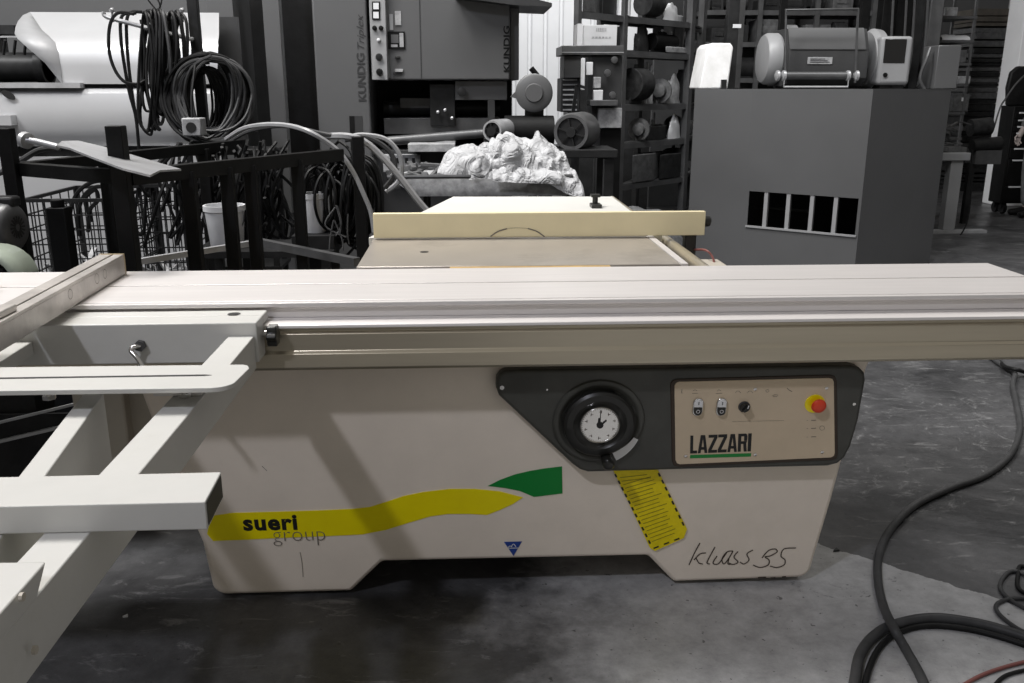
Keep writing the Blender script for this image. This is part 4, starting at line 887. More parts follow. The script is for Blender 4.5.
rag('cloth_rag', 'flat folded rag spread low along the front rim of the trolley', [(492,168,184),(505,164,184),(525,166,185),(545,166,186),(562,170,186)], TYY-0.07, 0.22, 9, 'rag', 60, 20, 0.035)
mb = MB(); q = random.Random(4)
for i in range(16):
    c = Vector((U(q.uniform(398, 440), 170, y=TYY+0.25).x, TYY+q.uniform(0.12, 0.42), zr+q.uniform(-0.05, 0.05))); d = Vector((q.uniform(-1,1), q.uniform(-1,1), q.uniform(-.3,.3))).normalized()*q.uniform(0.05, 0.12)
    mb.bar(c-d, c+d, q.uniform(0.02, 0.05), q.uniform(0.02, 0.04))
tag(mb.build('loose_fittings', 'clutter_mid', bevel=0.004), 'loose metal fittings lying in the left end of the tray trolley', 'metal parts', kind='stuff')

# ================================================================== REAR BENCH: motors, disc grinder, tool stand
BY = 5.70
bz = U(540, 150, y=BY).z
bn = thing('work_bench', 'dark steel bench behind the trolley carrying round motors and a disc grinder', 'bench', (U(545,150,y=BY).x, BY+0.3, 0))
X0, X1 = U(478, 150, y=BY).x, U(618, 150, y=BY).x
MB().box(X0, X1, BY, BY+0.44, bz-0.05, bz).build('bench_top', 'steel_dark', bn, bevel=0.004)
for xx in (X0+0.05, X1-0.05, (X0+X1)/2):
    for yy in (BY+0.05, BY+0.38): MB().box(xx-0.03, xx+0.03, yy-0.03, yy+0.03, 0, bz-0.06).build('leg', 'steel_dark', bn)
def round_motor(pxc, pyc, rpx, ln, d, label, Y, m='steel_dark', rim='steel_mid'):
    c = U(pxc, pyc, y=Y); r_ = rpx/FOC*(Y*0.98); d = Vector(d).normalized()
    t = thing('round_motor', label, 'electric motor', (c.x, c.y, c.z-r_), 'round motors on the rear bench')
    MB().lathe(c, d, [(0.02,r_*0.2),(0.02,r_*0.72),(0.0,r_*0.76),(0.0,r_*0.92),(0.03,r_),(ln*0.9,r_),(ln,r_*0.85)], 36).build('casing', rim, t)
    MB().lathe(c+d*0.012, d, [(0,r_*0.1),(-0.0,r_*0.74),(0.01,r_*0.74)], 36).build('end_grille', m, t)
    a = d.orthogonal().normalized(); b3 = d.cross(a); mb = MB()
    for k_ in range(6): an = math.pi*k_/3; rv = a*math.cos(an)+b3*math.sin(an); mb.bar(c+rv*r_*0.15, c+rv*r_*0.72, 0.008, 0.008, d)
    mb.lathe(c-d*0.01, d, [(0,0.03),(0.02,r_*0.28),(0.03,r_*0.28)], 20); mb.build('end_ribs', 'steel_dark', t)
    MB().box(c.x-r_*0.7, c.x+r_*0.7, c.y+ln*0.2, c.y+ln*0.8, bz, c.z-r_*0.75).build('foot', m, t)
    return t
round_motor(571, 132.5, 19, 0.38, (0.35,1,0.0), 'larger round motor with ribbed end at the right of the rear bench', BY+0.08)
round_motor(492, 131, 11, 0.26, (0.5,1,0.0), 'smaller round motor with ribbed end at the left of the rear bench', BY-0.02+0.08, rim='steel_light')
c = U(529, 128, y=BY+0.3); o = MB().cyl((c.x-0.16, BY+0.3, bz+0.10), (c.x+0.16, BY+0.3, bz+0.10), 0.10, 24).box(c.x-0.14, c.x+0.14, BY+0.22, BY+0.38, bz, bz+0.03).build('pump_motor', 'steel_black', bevel=0.004); tag(o, 'black horizontal motor between the two round motors, behind the rags', 'electric motor')
# disc grinder
c = U(534, 93, y=BY+0.25); rg = 18.5/FOC*(BY+0.25)*.98
dg = thing('disc_grinder', 'grey disc grinder with round guard standing beyond the sander hood', 'grinder', (c.x, c.y, bz))
MB().lathe(c, (0.1,1,0), [(0.0,rg*0.35),(0.0,rg*0.9),(0.01,rg),(0.08,rg),(0.09,rg*0.9)], 40).build('disc_guard', 'machine_grey', dg)
MB().lathe(c+Vector((0,-0.012,0)), (0.1,1,0), [(0,0.03),(0.0,rg*0.45),(0.012,rg*0.5)], 30).build('hub_plate', 'machine_grey', dg)
pts = [(c.x-rg*0.2, c.z+rg*0.8),(c.x-rg*1.25, c.z-rg*0.2),(c.x-rg*0.2, c.z-rg*0.5)]; MB().prism(pts, c.y+0.03, c.y+0.07).build('guard_arm', 'machine_grey', dg)
MB().box(c.x-0.05, c.x+0.07, c.y+0.08, c.y+0.14, bz, c.z+0.02).build('pedestal', 'steel_dark', dg)
h0 = U(531, 68, y=BY+.4); h1 = U(537, 74, y=BY+0.4); MB().cyl(h0, h1+Vector((0.01,0,-0.02)), 0.018, 10).build('handle', 'steel_black', dg)
x0_, x1_, z0_, z1_ = rect(548, 85, 560, 112, BY+0.45); 
# tool stand with flat top
SY = 6.9
ts = thing('milling_machine', 'dark bench milling machine under a flat grey top plate beside the shelf rack', 'machine', (U(592,150,y=SY).x, SY+0.25, 0))
def sbox(name, x0, y0, x1, y1, m, Y=SY, dep=0.3, par=None, bev=0.004, zbot=None):
    X0, X1, Z0, Z1 = rect(x0, y0, x1, y1, Y)
    if zbot is not None: Z0 = zbot
    return MB().box(X0, X1, Y, Y+dep, Z0, Z1).build(name, m, par if par is not None else ts, bevel=bev)
sbox('top_plate', 562, 45.5, 624, 55, 'steel_mid', SY-0.02, 0.45); sbox('plate_edge', 562, 52, 624, 52.8, 'steel_light', SY-0.023, 0.01, bev=0)
sbox('head', 564, 56, 582, 78, 'machine_dark', SY, 0.3); sbox('column', 592, 56, 621, 150, 'machine_dark', SY+0.02, 0.3); sbox('ruler', 586, 62, 593, 75, 'tool_white', SY-0.01, 0.02)
sbox('drawer_stack', 561, 78, 580, 112, 'machine_dark', SY+0.05, 0.3)
mb = MB()
for k_ in range(7): X0, X1, Z0, Z1 = rect(563, 79+k_*5, 577, 80.5+k_*5, SY+0.04); mb.box(X0, X1, SY+0.035, SY+0.05, Z0, Z1)
mb.build('drawer_pulls', 'clutter_light', ts)
sbox('spindle_cover', 581, 58, 585, 90, 'tool_white', SY-0.03, 0.03); sbox('glass_jar', 594, 77, 601, 88, 'clutter_light', SY-0.06, 0.05); sbox('vise', 594, 90, 603, 101, 'tool_white', SY-0.08, 0.06); sbox('slide', 590, 100, 618, 106, 'steel_mid', SY-0.1, 0.2)
sbox('knee', 598, 108, 622, 128, 'clutter_light', SY-0.04, 0.2); sbox('pedestal', 600, 128, 620, 205, 'steel_black', SY+0.0, 0.3, zbot=0)
for px, py in ((607,73),(614,60),(612,95),(605,112)): c = U(px, py, y=SY); MB().lathe(c, (0,-1,0), [(0,0.015),(0.02,0.026),(0.03,0.024),(0.034,0.008)], 16).build('knob', 'steel_mid', ts)
p0 = U(601, 90, y=SY-.1); MB().bar(U(573, 112, y=SY-0.1), U(577, 85, y=SY-0.1), 0.025, 0.02, (0,1,0)).build('lever', 'steel_dark', ts); MB().bar(U(577, 85, y=SY-.1), U(586, 88, y=SY-0.1), 0.02, 0.02, (0,1,0)).build('lever', 'steel_dark', ts)

# ================================================================== SHELF RACK (two bays, receding to the right)
A_ = U(577, 60, y=7.35); C_ = U(689, 60, y=8.55)
A2 = Vector((A_.x, A_.y, 0)); C2 = Vector((C_.x, C_.y, 0)); dirv = (C2-A2).normalized(); perp = Vector((-dirv.y, dirv.x, 0))
perp = Vector((0.25, 0.6, 0)).normalized()
Bm = U(622, 60, y=7.9)
# point on the line under photo column 622
best = min(((abs(512+FOC*(A2.lerp(C2, t/200)+Vector((0,0,1.5-EYE))).dot(_rt)/(A2.lerp(C2, t/200)+Vector((0,0,1.5-EYE))).dot(_fw)-622), t/200) for t in range(200)))
B2 = A2.lerp(C2, best[1])
rk = thing('shelf_rack', 'dark steel shelving rack with three uprights, between the milling machine and the grey cabinet', 'shelf rack', (B2.x, B2.y, 0))
DP = perp*0.7
for q_, w_ in ((A2, 0.045), (B2, 0.05), (C2, 0.06)):
    for off in (Vector((0,0,0)), DP):
        c = q_+off; MB().bar(c, c+Vector((0,0,2.5)), w_, w_, (dirv.x,dirv.y,0)).build('upright', 'steel_mid', rk)
def on_line(px, py): # height of the line point below a photo pixel
    bst = min(((abs(512+FOC*(A2.lerp(C2, t/200)+Vector((0,0,1.4-EYE))).dot(_rt)/(A2.lerp(C2, t/200)+Vector((0,0,1.4-EYE))).dot(_fw)-px), t/200) for t in range(-20, 230)))
    p = A2.lerp(C2, bst[1]); return p, U(px, py, y=p.y).z
shelf_z = [on_line(655, 19)[1], on_line(655, 52)[1], on_line(650, 104)[1], on_line(650, 135)[1]-0.05, on_line(650, 181)[1]]
for i, z in enumerate(shelf_z):
    s0 = A2 if i < 2 else B2
    m_ = MB(); q0 = s0; q1 = C2
    m_.add([q0+Vector((0,0,z-0.015)), q1+Vector((0,0,z-0.015)), q1+DP+Vector((0,0,z-0.015)), q0+DP+Vector((0,0,z-0.015)), q0+Vector((0,0,z)), q1+Vector((0,0,z)), q1+DP+Vector((0,0,z)), q0+DP+Vector((0,0,z))], [(0,3,2,1),(4,5,6,7),(0,1,5,4),(1,2,6,5),(2,3,7,6),(3,0,4,7)])
    m_.bar(q0+Vector((0,0,z-0.03)), q1+Vector((0,0,z-0.03)), 0.03, 0.045); m_.bar(q0+DP+Vector((0,0,z-0.03)), q1+DP+Vector((0,0,z-0.03)), 0.03, 0.045)
    m_.build('shelf', 'steel_mid', rk)
def shelfpt(t, dep, z): return A2.lerp(C2, t)+perp*dep+Vector((0,0,z))
def obox(mb, c, w_, d_, h, ang=None):
    """upright box on the rack's own directions"""
    u = dirv*w_/2; v = perp*d_/2; z = Vector((0,0,h))
    b0 = [c-u-v, c+u-v, c+u+v, c-u+v]; mb.add(b0+[p+z for p in b0], [(0,3,2,1),(4,5,6,7),(0,1,5,4),(1,2,6,5),(2,3,7,6),(3,0,4,7)])
# carton with faint print
za = shelf_z[1]+0.001
X0, X1, Z0, Z1 = rect(584, 25, 619, 45, 7.2)
ct_ = thing('cardboard_carton', 'white cardboard carton with faint print standing on the grey top plate of the milling machine', 'carton', ((X0+X1)/2, SY+0.2, U(600,45.5,y=SY).z))
zp = rect(562, 45.5, 624, 55, SY-0.02)[3]
X0, X1 = U(584, 35, y=SY+0.02).x, U(617, 35, y=SY+0.02).x; hz_ = (U(600, 25, y=SY+0.02).z-zp)
MB().box(X0, X1, SY+0.02, SY+0.36, zp+0.001, zp+hz_).build('carton_body', 'carton', ct_, bevel=0.003)
mb = MB(); 
for (a_, b__, c_, d_) in ((596, 28, 607, 31.5), (592, 36.5, 612, 38.5)):
    n_ = 6
    for k_ in range(n_): 
        s0 = a_+(c_-a_)*k_/n_; x0q = U(s0, b__, y=SY+0.018).x; x1q = U(s0+(c_-a_)/n_*0.7, b__, y=SY+0.018).x; mb.box(x0q, x1q, SY+0.0185, SY+0.0195, U(s0, d_, y=SY+0.018).z, U(s0, b__, y=SY+0.018).z)
mb.build('faint_print', 'clutter_light', ct_)
MB().box(X0-0.04, X0, SY+0.10, SY+0.3, zp+0.001, zp+hz_*1.1).build('carton_flap', 'carton', ct_)
o = MB().box(X1+0.004, X1+0.03, SY+0.05, SY+0.3, zp+0.001, zp+hz_*0.95).build('dark_binder', 'steel_dark'); tag(o, 'thin dark folder standing right of the white carton', 'folder')
# things on the shelves, each its own
def lump(name, t, dep, z, w_, d_, h, m, label, cat, shape='box', seed=0):
    c = shelfpt(t, dep, z+0.001); q = random.Random(seed); mb = MB()
    if shape == 'box': obox(mb, c, w_, d_, h); o = mb.build(name, m, bevel=0.006)
    elif shape == 'can': mb.lathe(c, (0,0,1), [(0,w_/2),(h*0.9,w_/2),(h*0.92,w_/2*0.9),(h,w_/2*0.85)], 18); o = mb.build(name, m)
    elif shape == 'motor':
        mb.cyl(c+Vector((0,0,h*0.55))-dirv*w_/2, c+Vector((0,0,h*0.55))+dirv*w_/2, h*0.45, 20); obox(mb, c, w_*0.8, d_*0.5, h*0.15); obox(mb, c+Vector((0,0,h*0.85)), w_*0.3, d_*0.4, h*0.25); mb.cyl(c+Vector((0,0,h*0.55))+dirv*w_/2, c+Vector((0,0,h*0.55))+dirv*w_*0.7, h*0.1, 10); o = mb.build(name, m, bevel=0.004)
    elif shape == 'gear':
        mb.lathe(c+Vector((0,0,h/2)), -perp, [(0,h*0.1),(0,h*0.48),(0.04,h*0.48),(0.04,h*0.3),(0.08,h*0.25),(0.09,0.02)], 20); obox(mb, c, w_*0.5, 0.06, 0.03); o = mb.build(name, m)
    elif shape == 'bag':
        vs = []; n_ = 14; m2 = 8
        for i in range(n_+1):
            for j in range(m2+1):
                a = 2*math.pi*i/n_; f = math.pi/2*j/m2; p = Vector((math.cos(a)*math.cos(f), math.sin(a)*math.cos(f), math.sin(f)))
                s_ = 1+0.35*noise.noise(p*2.3+Vector((seed,0,0))); vs.append(c+dirv*p.x*w_/2*s_+perp*p.y*d_/2*s_+Vector((0,0,p.z*h*s_)))
        mb.add(vs, [(i*(m2+1)+j,(i+1)*(m2+1)+j,(i+1)*(m2+1)+j+1,i*(m2+1)+j+1) for i in range(n_) for j in range(m2)], True); o = mb.build(name, m)
    elif shape == 'rods':
        for k_ in range(int(w_/0.03)): 
            p = c+dirv*(k_*0.03-w_/2); mb.cyl(p+Vector((0,0,0.0)), p+Vector((q.uniform(-.01,.01),q.uniform(-.02,.02),h*q.uniform(0.7,1))), 0.01, 8)
        o = mb.build(name, m)
    return tag(o, label, cat)
S = shelf_z
lump('parts_box', 0.06, 0.2, S[0], 0.16, 0.25, 0.2, 'clutter_mid', 'grey parts box at the left end of the top shelf of the rack', 'box')
lump('parts_box', 0.22, 0.2, S[0], 0.16, 0.25, 0.22, 'steel_dark', 'dark parts box second along the top shelf of the rack', 'box')
lump('paint_tin', 0.335, 0.1, S[0], 0.13, 0.13, 0.2, 'tool_white', 'white tin just left of the middle upright on the top shelf', 'tin', 'can')
lump('gear_motor', 0.55, 0.2, S[0], 0.22, 0.25, 0.22, 'clutter_dark', 'black gear motor on the top shelf right of the middle upright', 'motor', 'motor')
lump('wire_bundle', 0.76, 0.15, S[0], 0.24, 0.25, 0.14, 'tool_white', 'crumpled white wire bundle on the top shelf of the rack', 'wire bundle', 'bag', 3)
lump('parts_box', 0.93, 0.3, S[0], 0.16, 0.25, 0.25, 'clutter_mid', 'grey parts box at the right end of the top shelf of the rack', 'box')
lump('pipe_elbow', 0.50, 0.15, S[1], 0.22, 0.3, 0.22, 'clutter_dark', 'lumpy black fitting on the second shelf behind the milling machine plate', 'fitting', 'bag', 8)
lump('power_unit', 0.68, 0.2, S[1], 0.36, 0.35, 0.16, 'steel_black', 'low black power unit in the middle of the second shelf', 'power unit', 'motor')
lump('storage_tray', 0.86, 0.1, S[1], 0.32, 0.25, 0.05, 'clutter_light', 'shallow pale tray toward the right of the second shelf', 'tray')
lump('paper_carton', 0.74, 0.5, S[1], 0.3, 0.2, 0.34, 'carton', 'pale carton at the back of the second shelf', 'carton')
lump('steel_rods', 0.60, 0.15, S[2], 0.14, 0.1, 0.38, 'clutter_light', 'cluster of pale steel rods upright on the third shelf', 'rods', 'rods', 2)
lump('valve_body', 0.70, 0.12, S[2], 0.22, 0.2, 0.22, 'clutter_mid', 'grey valve body in the middle of the third shelf', 'valve', 'gear')
lump('white_glove', 0.83, 0.1, S[2], 0.25, 0.2, 0.22, 'clutter_light', 'pale rumpled glove lying near the right upright on the third shelf', 'glove', 'bag', 5)
lump('pump_housing', 0.47, 0.12, S[2], 0.2, 0.2, 0.30, 'clutter_dark', 'dark pump housing at the left of the third shelf', 'pump', 'motor')
lump('coolant_can', 0.93, 0.2, S[2], 0.16, 0.16, 0.3, 'steel_dark', 'dark round can against the right upright on the third shelf', 'can', 'can')
lump('brake_disc', 0.52, 0.1, S[3], 0.2, 0.2, 0.2, 'clutter_mid', 'grey toothed disc standing at the left of the fourth shelf', 'disc', 'gear')
lump('folded_cloth', 0.86, 0.1, S[3], 0.22, 0.2, 0.2, 'tool_white', 'white folded cloth at the right of the fourth shelf', 'cloth', 'bag', 12)
lump('tool_case', 0.68, 0.2, S[3], 0.3, 0.3, 0.12, 'clutter_dark', 'low dark tool case in the middle of the fourth shelf', 'case')
lump('scrap_crate', 0.60, 0.15, S[4], 0.34, 0.4, 0.24, 'clutter_mid', 'grey crate of scrap at the left of the lowest visible shelf', 'crate')
lump('scrap_crate', 0.86, 0.15, S[4], 0.34, 0.4, 0.22, 'clutter_dark', 'dark crate of scrap at the right of the lowest visible shelf', 'crate')
q = random.Random(61)
for iz, nm_ in ((1,'second'),(2,'third'),(3,'fourth'),(4,'lowest')):
    for k_, t_ in enumerate((0.45, 0.56, 0.64, 0.74, 0.80, 0.90)):
        kind_ = q.choice([('fitting','gear','clutter_mid'),('small_motor','motor','clutter_dark'),('metal_block','box','steel_mid'),('oil_tin','can','clutter_light'),('rod_cluster','rods','steel_light')])
        w_ = q.uniform(0.08,0.15); lump(kind_[0], t_, 0.42+0.10*(k_%2), S[iz], w_, 0.12, q.uniform(0.12,0.26), kind_[2], '%s in the back row of the %s shelf of the rack, %s from left' % (kind_[0].replace('_',' '), nm_, ('first','second','third','fourth','fifth','sixth')[k_]), kind_[0].split('_')[-1], kind_[1], k_+iz*7)
# pale sack on the floor under the rack
c = shelfpt(0.62, -0.32, 0)
o = MB(); vs = []
for i in range(25):
    for j in range(11):
        a = 2*math.pi*i/24; f = math.pi/2*j/10; p = Vector((math.cos(a)*math.cos(f), math.sin(a)*math.cos(f), math.sin(f)))
        s_ = 1+0.15*noise.noise(p*2); vs.append((c.x+p.x*0.42*s_, c.y+p.y*0.22*s_, 0.0+p.z*0.40*s_))
o.add(vs, [(i*11+j,(i+1)*11+j,(i+1)*11+j+1,i*11+j+1) for i in range(24) for j in range(10)], True)
tag(o.build('filled_sack', 'clutter_light'), 'pale filled sack on the floor below the shelf rack, left of the grey cabinet', 'sack')

# second rack behind the cabinet
RY = 10.2
r2 = thing('shelf_rack', 'second steel shelf rack further back, above the silver tank and the grey cabinet', 'shelf rack', (U(770,100,y=RY).x, RY+0.3, 0))
XA, XB = U(700, 60, y=RY).x, U(925, 60, y=RY).x
for fx in (0, 0.25, 0.5, 0.75, 1.0):
    for yy in (RY, RY+0.6): MB().box(XA+(XB-XA)*fx-0.025, XA+(XB-XA)*fx+0.025, yy-0.02, yy+0.02, 0, 2.8).build('upright', 'steel_mid', r2)
z2 = [U(720, py, y=RY).z for py in (10, 42, 78, 122, 165)]
for z in z2: MB().box(XA, XB, RY, RY+0.6, z-0.05, z).build('shelf', 'steel_mid', r2)
q = random.Random(31)
kinds = [('parts_bin', 'clutter_mid', 'grey'), ('tool_case', 'clutter_dark', 'black'), ('parts_carton', 'clutter_light', 'pale'), ('machine_part', 'steel_dark', 'dark')]
names_z = ['top shelf', 'second shelf', 'third shelf', 'fourth shelf', 'lowest shelf']
for iz, z in enumerate(z2):
    xx = XA+0.12; k_ = 0
    XE = XB-0.25 if iz < 3 else U(700,100,y=RY).x+0.35
    while xx < XE:
        w_ = q.uniform(0.12, 0.3); h = q.uniform(0.10, 0.24); nm, m_, cn = kinds[q.randrange(4)]
        mb = MB()
        if q.random() < 0.4: mb.cyl((xx, RY+0.12, z+h/2+0.001), (xx+w_*0.8, RY+0.12, z+h/2+0.001), h/2, 16); mb.box(xx, xx+w_*0.7, RY+0.06, RY+0.18, z+0.001, z+h*0.3)
        else: mb.box(xx, xx+w_, RY+0.03, RY+0.35, z+0.001, z+h); mb.box(xx+w_*0.2, xx+w_*0.7, RY+0.02, RY+0.03, z+h*0.4, z+h*0.7)
        o = mb.build(nm, m_, bevel=0.004); px_ = 'left' if k_ < 3 else ('middle' if k_ < 6 else 'right')
        tag(o, '%s %s, %s from left on the %s behind the grey cabinet' % (cn, nm.split('_')[1], ('first','second','third','fourth','fifth','sixth','seventh','eighth','ninth','tenth','eleventh','twelfth')[k_], names_z[iz]), nm.split('_')[1], 'stores on the rack behind the grey cabinet')
        xx += w_+q.uniform(0.03, 0.10); k_ += 1

# ================================================================== GREY CABINET MACHINE (right)
o = MB().box(U(655,40,y=11.0).x, U(938,40,y=11.0).x, 11.0, 11.1, 0, 3.0).build('partition_panel', 'machine_dark'); tag(o, 'dark partition panel behind the second shelf rack', 'panel')
o = MB().box(U(568,80,y=9.4).x, U(652,80,y=9.4).x, 9.4, 9.8, 0, U(600,50,y=9.4).z).build('storage_cabinet', 'steel_dark'); tag(o, 'dark storage cabinet standing behind the milling machine and the shelf rack', 'cabinet')
ZC = 1.385
def edge(px, Y): p = U(px, 92, y=Y); return Vector((p.x, Y, 0))
P0 = edge(695, 7.25); P1 = edge(753, 7.02); P2 = edge(873, 6.45); P3 = edge(951, 7.2)
P4 = P3+Vector((0.30,0.95,0)); P5 = P0+Vector((0.36,1.0,0))
gc = thing('grey_cabinet', 'big smooth grey machine cabinet with angled faces and a barred vent opening', 'machine cabinet', ((P0.x+P3.x)/2, 7.6, 0))
sh = MB()
def wallp(a, b2, z0, z1, t=0.01):
    n = (b2-a).cross(Vector((0,0,1))).normalized()*-t
    sh.add([a+Vector((0,0,z0)), b2+Vector((0,0,z0)), b2+n+Vector((0,0,z0)), a+n+Vector((0,0,z0)), a+Vector((0,0,z1)), b2+Vector((0,0,z1)), b2+n+Vector((0,0,z1)), a+n+Vector((0,0,z1))], [(0,3,2,1),(4,5,6,7),(0,1,5,4),(1,2,6,5),(2,3,7,6),(3,0,4,7)])
vz1 = (U(750, 190.5, y=7.0).z+U(861, 199, y=6.47).z)/2; vz0 = (U(748, 225.5, y=7.0).z+U(859, 235, y=6.47).z)/2
wallp(P0, P1, 0, ZC); wallp(P1, P2, 0, vz0); wallp(P1, P2, vz1, ZC); wallp(P1, P1.lerp(P2, 0.03), vz0, vz1); wallp(P1.lerp(P2, 0.975), P2, vz0, vz1)
wallp(P2, P3, 0, ZC); wallp(P3, P4, 0, ZC); wallp(P4, P5, 0, ZC); wallp(P5, P0, 0, ZC)
o = sh.build('shell', 'cabinet_grey', gc)
MB().prism([(p.x, p.y) for p in (P0, P1, P2, P3, P4, P5)], ZC, ZC+0.012, 'z').build('top_plate', 'cabinet_grey', gc)
dn_ = (P2-P1).normalized(); nn = dn_.cross(Vector((0,0,1))).normalized()
MB().bar(P1.lerp(P2,0.02)+nn*0.002+Vector((0,0,vz0-0.006)), P1.lerp(P2,0.985)+nn*0.002+Vector((0,0,vz0-0.006)), 0.02, 0.014).build('vent_sill', 'machine_pale', gc)
for f in (0.185, 0.385, 0.59, 0.79):
    c = P1.lerp(P2, f)-nn*(-0.0)+Vector((0,0,0)); c = c-nn*0.02 if nn.y < 0 else c+nn*0.02
    MB().bar(c+Vector((0,0,vz0-0.01)), c+Vector((0,0,vz1+0.01)), 0.03, 0.03, (dn_.x,dn_.y,0)).build('vent_bar', 'machine_pale', gc)
c = P1.lerp(P2, 0.4)+Vector((0,0.5,vz0+0.1)); MB().tube([c-dn_*0.35, c+dn_*0.35], 0.012, 8).build('inner_rod', 'steel_mid', gc)
ZT = ZC+0.013
CYY = 7.5
# silver tank at left of the top
def tbox(x0, y0, x1, y1, Y, dep): X0, X1, Z0, Z1 = rect(x0, y0, x1, y1, Y); return X0, X1, Y, Y+dep, ZT, Z1
X0, X1, Y0_, Y1_, Z0, Z1 = tbox(703, 43, 733, 88, 7.35, 0.35)
pts = [(X0-0.02, ZT),(X0+0.03, Z1-0.03),(X0+0.06, Z1),(X1-0.03, Z1),(X1-0.005, Z1-0.03),(X1-0.03, ZT)]
tk = MB().prism(pts, Y0_, Y1_).build('metal_tank', mat('polished_tinplate', (0.92, 0.92, 0.9), 0.5, 0.15, 0.12, 7), bevel=0.012, bseg=3); tag(tk, 'shiny silver upright tank on the left end of the grey cabinet top', 'tank')
MB().box(X1-0.09, X1-0.05, Y0_-0.03, Y0_+0.001, ZT, ZT+0.07).build('tap', 'steel_dark', tk)
X0, X1, Z0, Z1 = rect(733, 0, 744, 88, 7.62); o = MB().box(X0, X1, 7.80, 7.90, ZT, 2.4).build('steel_post', 'steel_dark', bevel=0.004); tag(o, 'dark upright post with a white tag, right behind the silver tank', 'post')
p = U(737, 26, y=7.795); MB().box(p.x-0.035, p.x+0.035, 7.793, 7.797, p.z-0.015, p.z+0.015).build('white_tag', 'tool_white', o)
o = MB().bar(U(748, 88, y=7.78)+Vector((0,.35,0)), U(756, -20, y=7.78)+Vector((0,.35,0)), 0.05, 0.05).build('slanted_post', 'steel_mid'); tag(o, 'slightly slanting grey post behind the drum motor', 'post'); 
# drum motor
mt = thing('drum_motor', 'big horizontal drum motor with dark guard box lying on the grey cabinet', 'motor', (U(820,60,y=CYY).x, CYY+0.2, ZT))
pc = U(790, 58, y=CYY+0.2); rM = (U(790, 28, y=CYY+0.2).z-U(790, 88, y=CYY+0.2).z)/2; zc = ZT+rM; xL = U(761, 58, y=CYY+0.2).x; xM = U(785, 58, y=CYY+0.2).x
MB().lathe((xL, CYY+0.2, zc), (1,0,0), [(0,rM*0.6),(0.01,rM*0.78),(0.04,rM*0.86),(0.12,rM*0.86),(0.13,rM*0.82),(0.15,rM*0.9),(0.20,rM*0.98),(xM-xL+0.03,rM*1.0)], 40).build('drum_end', 'machine_pale', mt)
X0, X1, Z0, Z1 = rect(787, 27, 866, 88, CYY-0.05)
gd = MB().prism([(CYY+0.4, ZT+0.02),(CYY-0.02, ZT+0.02),(CYY-0.10, ZT+0.08),(CYY-0.10, ZT+0.30),(CYY-0.02, Z1-0.01),(CYY+0.4, Z1-0.01)], X0, X1, 'x').build('guard_box', 'machine_dark', mt, bevel=0.006)
X0b, X1b, Z0, Z1b = rect(787, 27, 861, 43, CYY-0.1); MB().prism([(CYY-0.025, Z1-0.004),(CYY-0.106, ZT+0.31),(CYY-0.106, ZT+0.302),(CYY-0.02, Z1-0.02)], X0, X1-0.03, 'x').build('sloping_lid', 'machine_grey', gd)
a = U(808, 57, y=CYY-0.105); b2 = U(832, 64, y=CYY-0.105); MB().box(a.x, b2.x, CYY-0.106, CYY-0.098, b2.z, a.z).build('name_plate', 'clutter_light', gd)
mb = MB()
for k_ in range(3): mb.box(a.x+0.02, b2.x-0.02-0.02*k_, CYY-0.108, CYY-0.106, b2.z+0.012+0.012*k_, b2.z+0.017+0.012*k_)
mb.build('plate_print', 'machine_dark', gd)
fr_ = [U(786, 10, y=CYY-0.2), U(858, 9, y=CYY-0.2), U(858, 60, y=CYY-0.2), U(855, 84, y=CYY-0.2), U(785, 85, y=CYY-0.2), U(786, 60, y=CYY-0.2)]
MB().tube([fr_[4]+Vector((0,0,0.01)), fr_[0], fr_[1], fr_[3]+Vector((0,0,0.01))], 0.012, 8).build('tube_frame', 'steel_mid', mt)
a = U(784, 84, y=CYY-0.22); b2 = U(848, 84, y=CYY-0.22)
MB().tube([(a.x, CYY-0.22, ZT+0.13),(a.x, CYY-0.22, ZT+0.015),(b2.x, CYY-0.22, ZT+0.015),(b2.x, CYY-0.22, ZT+0.13)], 0.008, 8).build('bail', 'steel_light', mt)
MB().cyl((a.x, CYY-0.2, ZT+0.10), (b2.x, CYY-0.2, ZT+0.10), 0.03, 16).build('roller', 'steel_mid', mt)
for sx in (a.x, b2.x, b2.x+0.07, a.x-0.05): MB().lathe((sx-0.02, CYY-0.2, ZT+0.10), (1,0,0), [(0,0.02),(0.01,0.04),(0.03,0.04),(0.04,0.02)], 16).build('collar', 'steel_light', mt)
xR = U(866, 50, y=CYY+0.2).x; xR2 = U(882, 50, y=CYY+0.2).x
MB().lathe((xR, CYY+0.2, zc), (1,0,0), [(0,rM*0.9),(0.04,rM*1.02),(0.1,rM*0.98),(xR2-xR,rM*0.75),(xR2-xR+0.02,rM*0.4)], 36).build('drum_end', 'machine_pale', mt)
# window unit
X0, X1, Z0, Z1 = rect(879, 36, 914, 88, CYY-0.05)
wu = thing('sight_unit', 'pale rounded housing with a dark square window right of the drum motor', 'housing', ((X0+X1)/2, CYY+0.1, ZT))
MB().box(X0, X1-0.02, CYY-0.05, CYY+0.35, ZT+0.03, Z1).build('housing_body', 'machine_pale', wu, bevel=0.03, bseg=4)
MB().box(X0+0.04, X0+0.14, CYY-0.02, CYY+0.3, ZT, ZT+0.03).box(X1-0.16, X1-0.05, CYY-0.02, CYY+0.3, ZT, ZT+0.03).build('foot', 'steel_dark', wu)
wX0, wX1, wZ0, wZ1 = rect(884.5, 39, 906, 63, CYY-0.055); MB().box(wX0, wX1, CYY-0.054, CYY-0.045, wZ0, wZ1).build('dark_window', mat('dark_glass', (0.01,0.01,0.01), 0.08), wu, bevel=0.003)
c = U(885, 75, y=CYY-0.05); MB().cyl(c, c+Vector((0,-0.008,0)), 0.018, 14).build('knob', 'steel_black', wu)
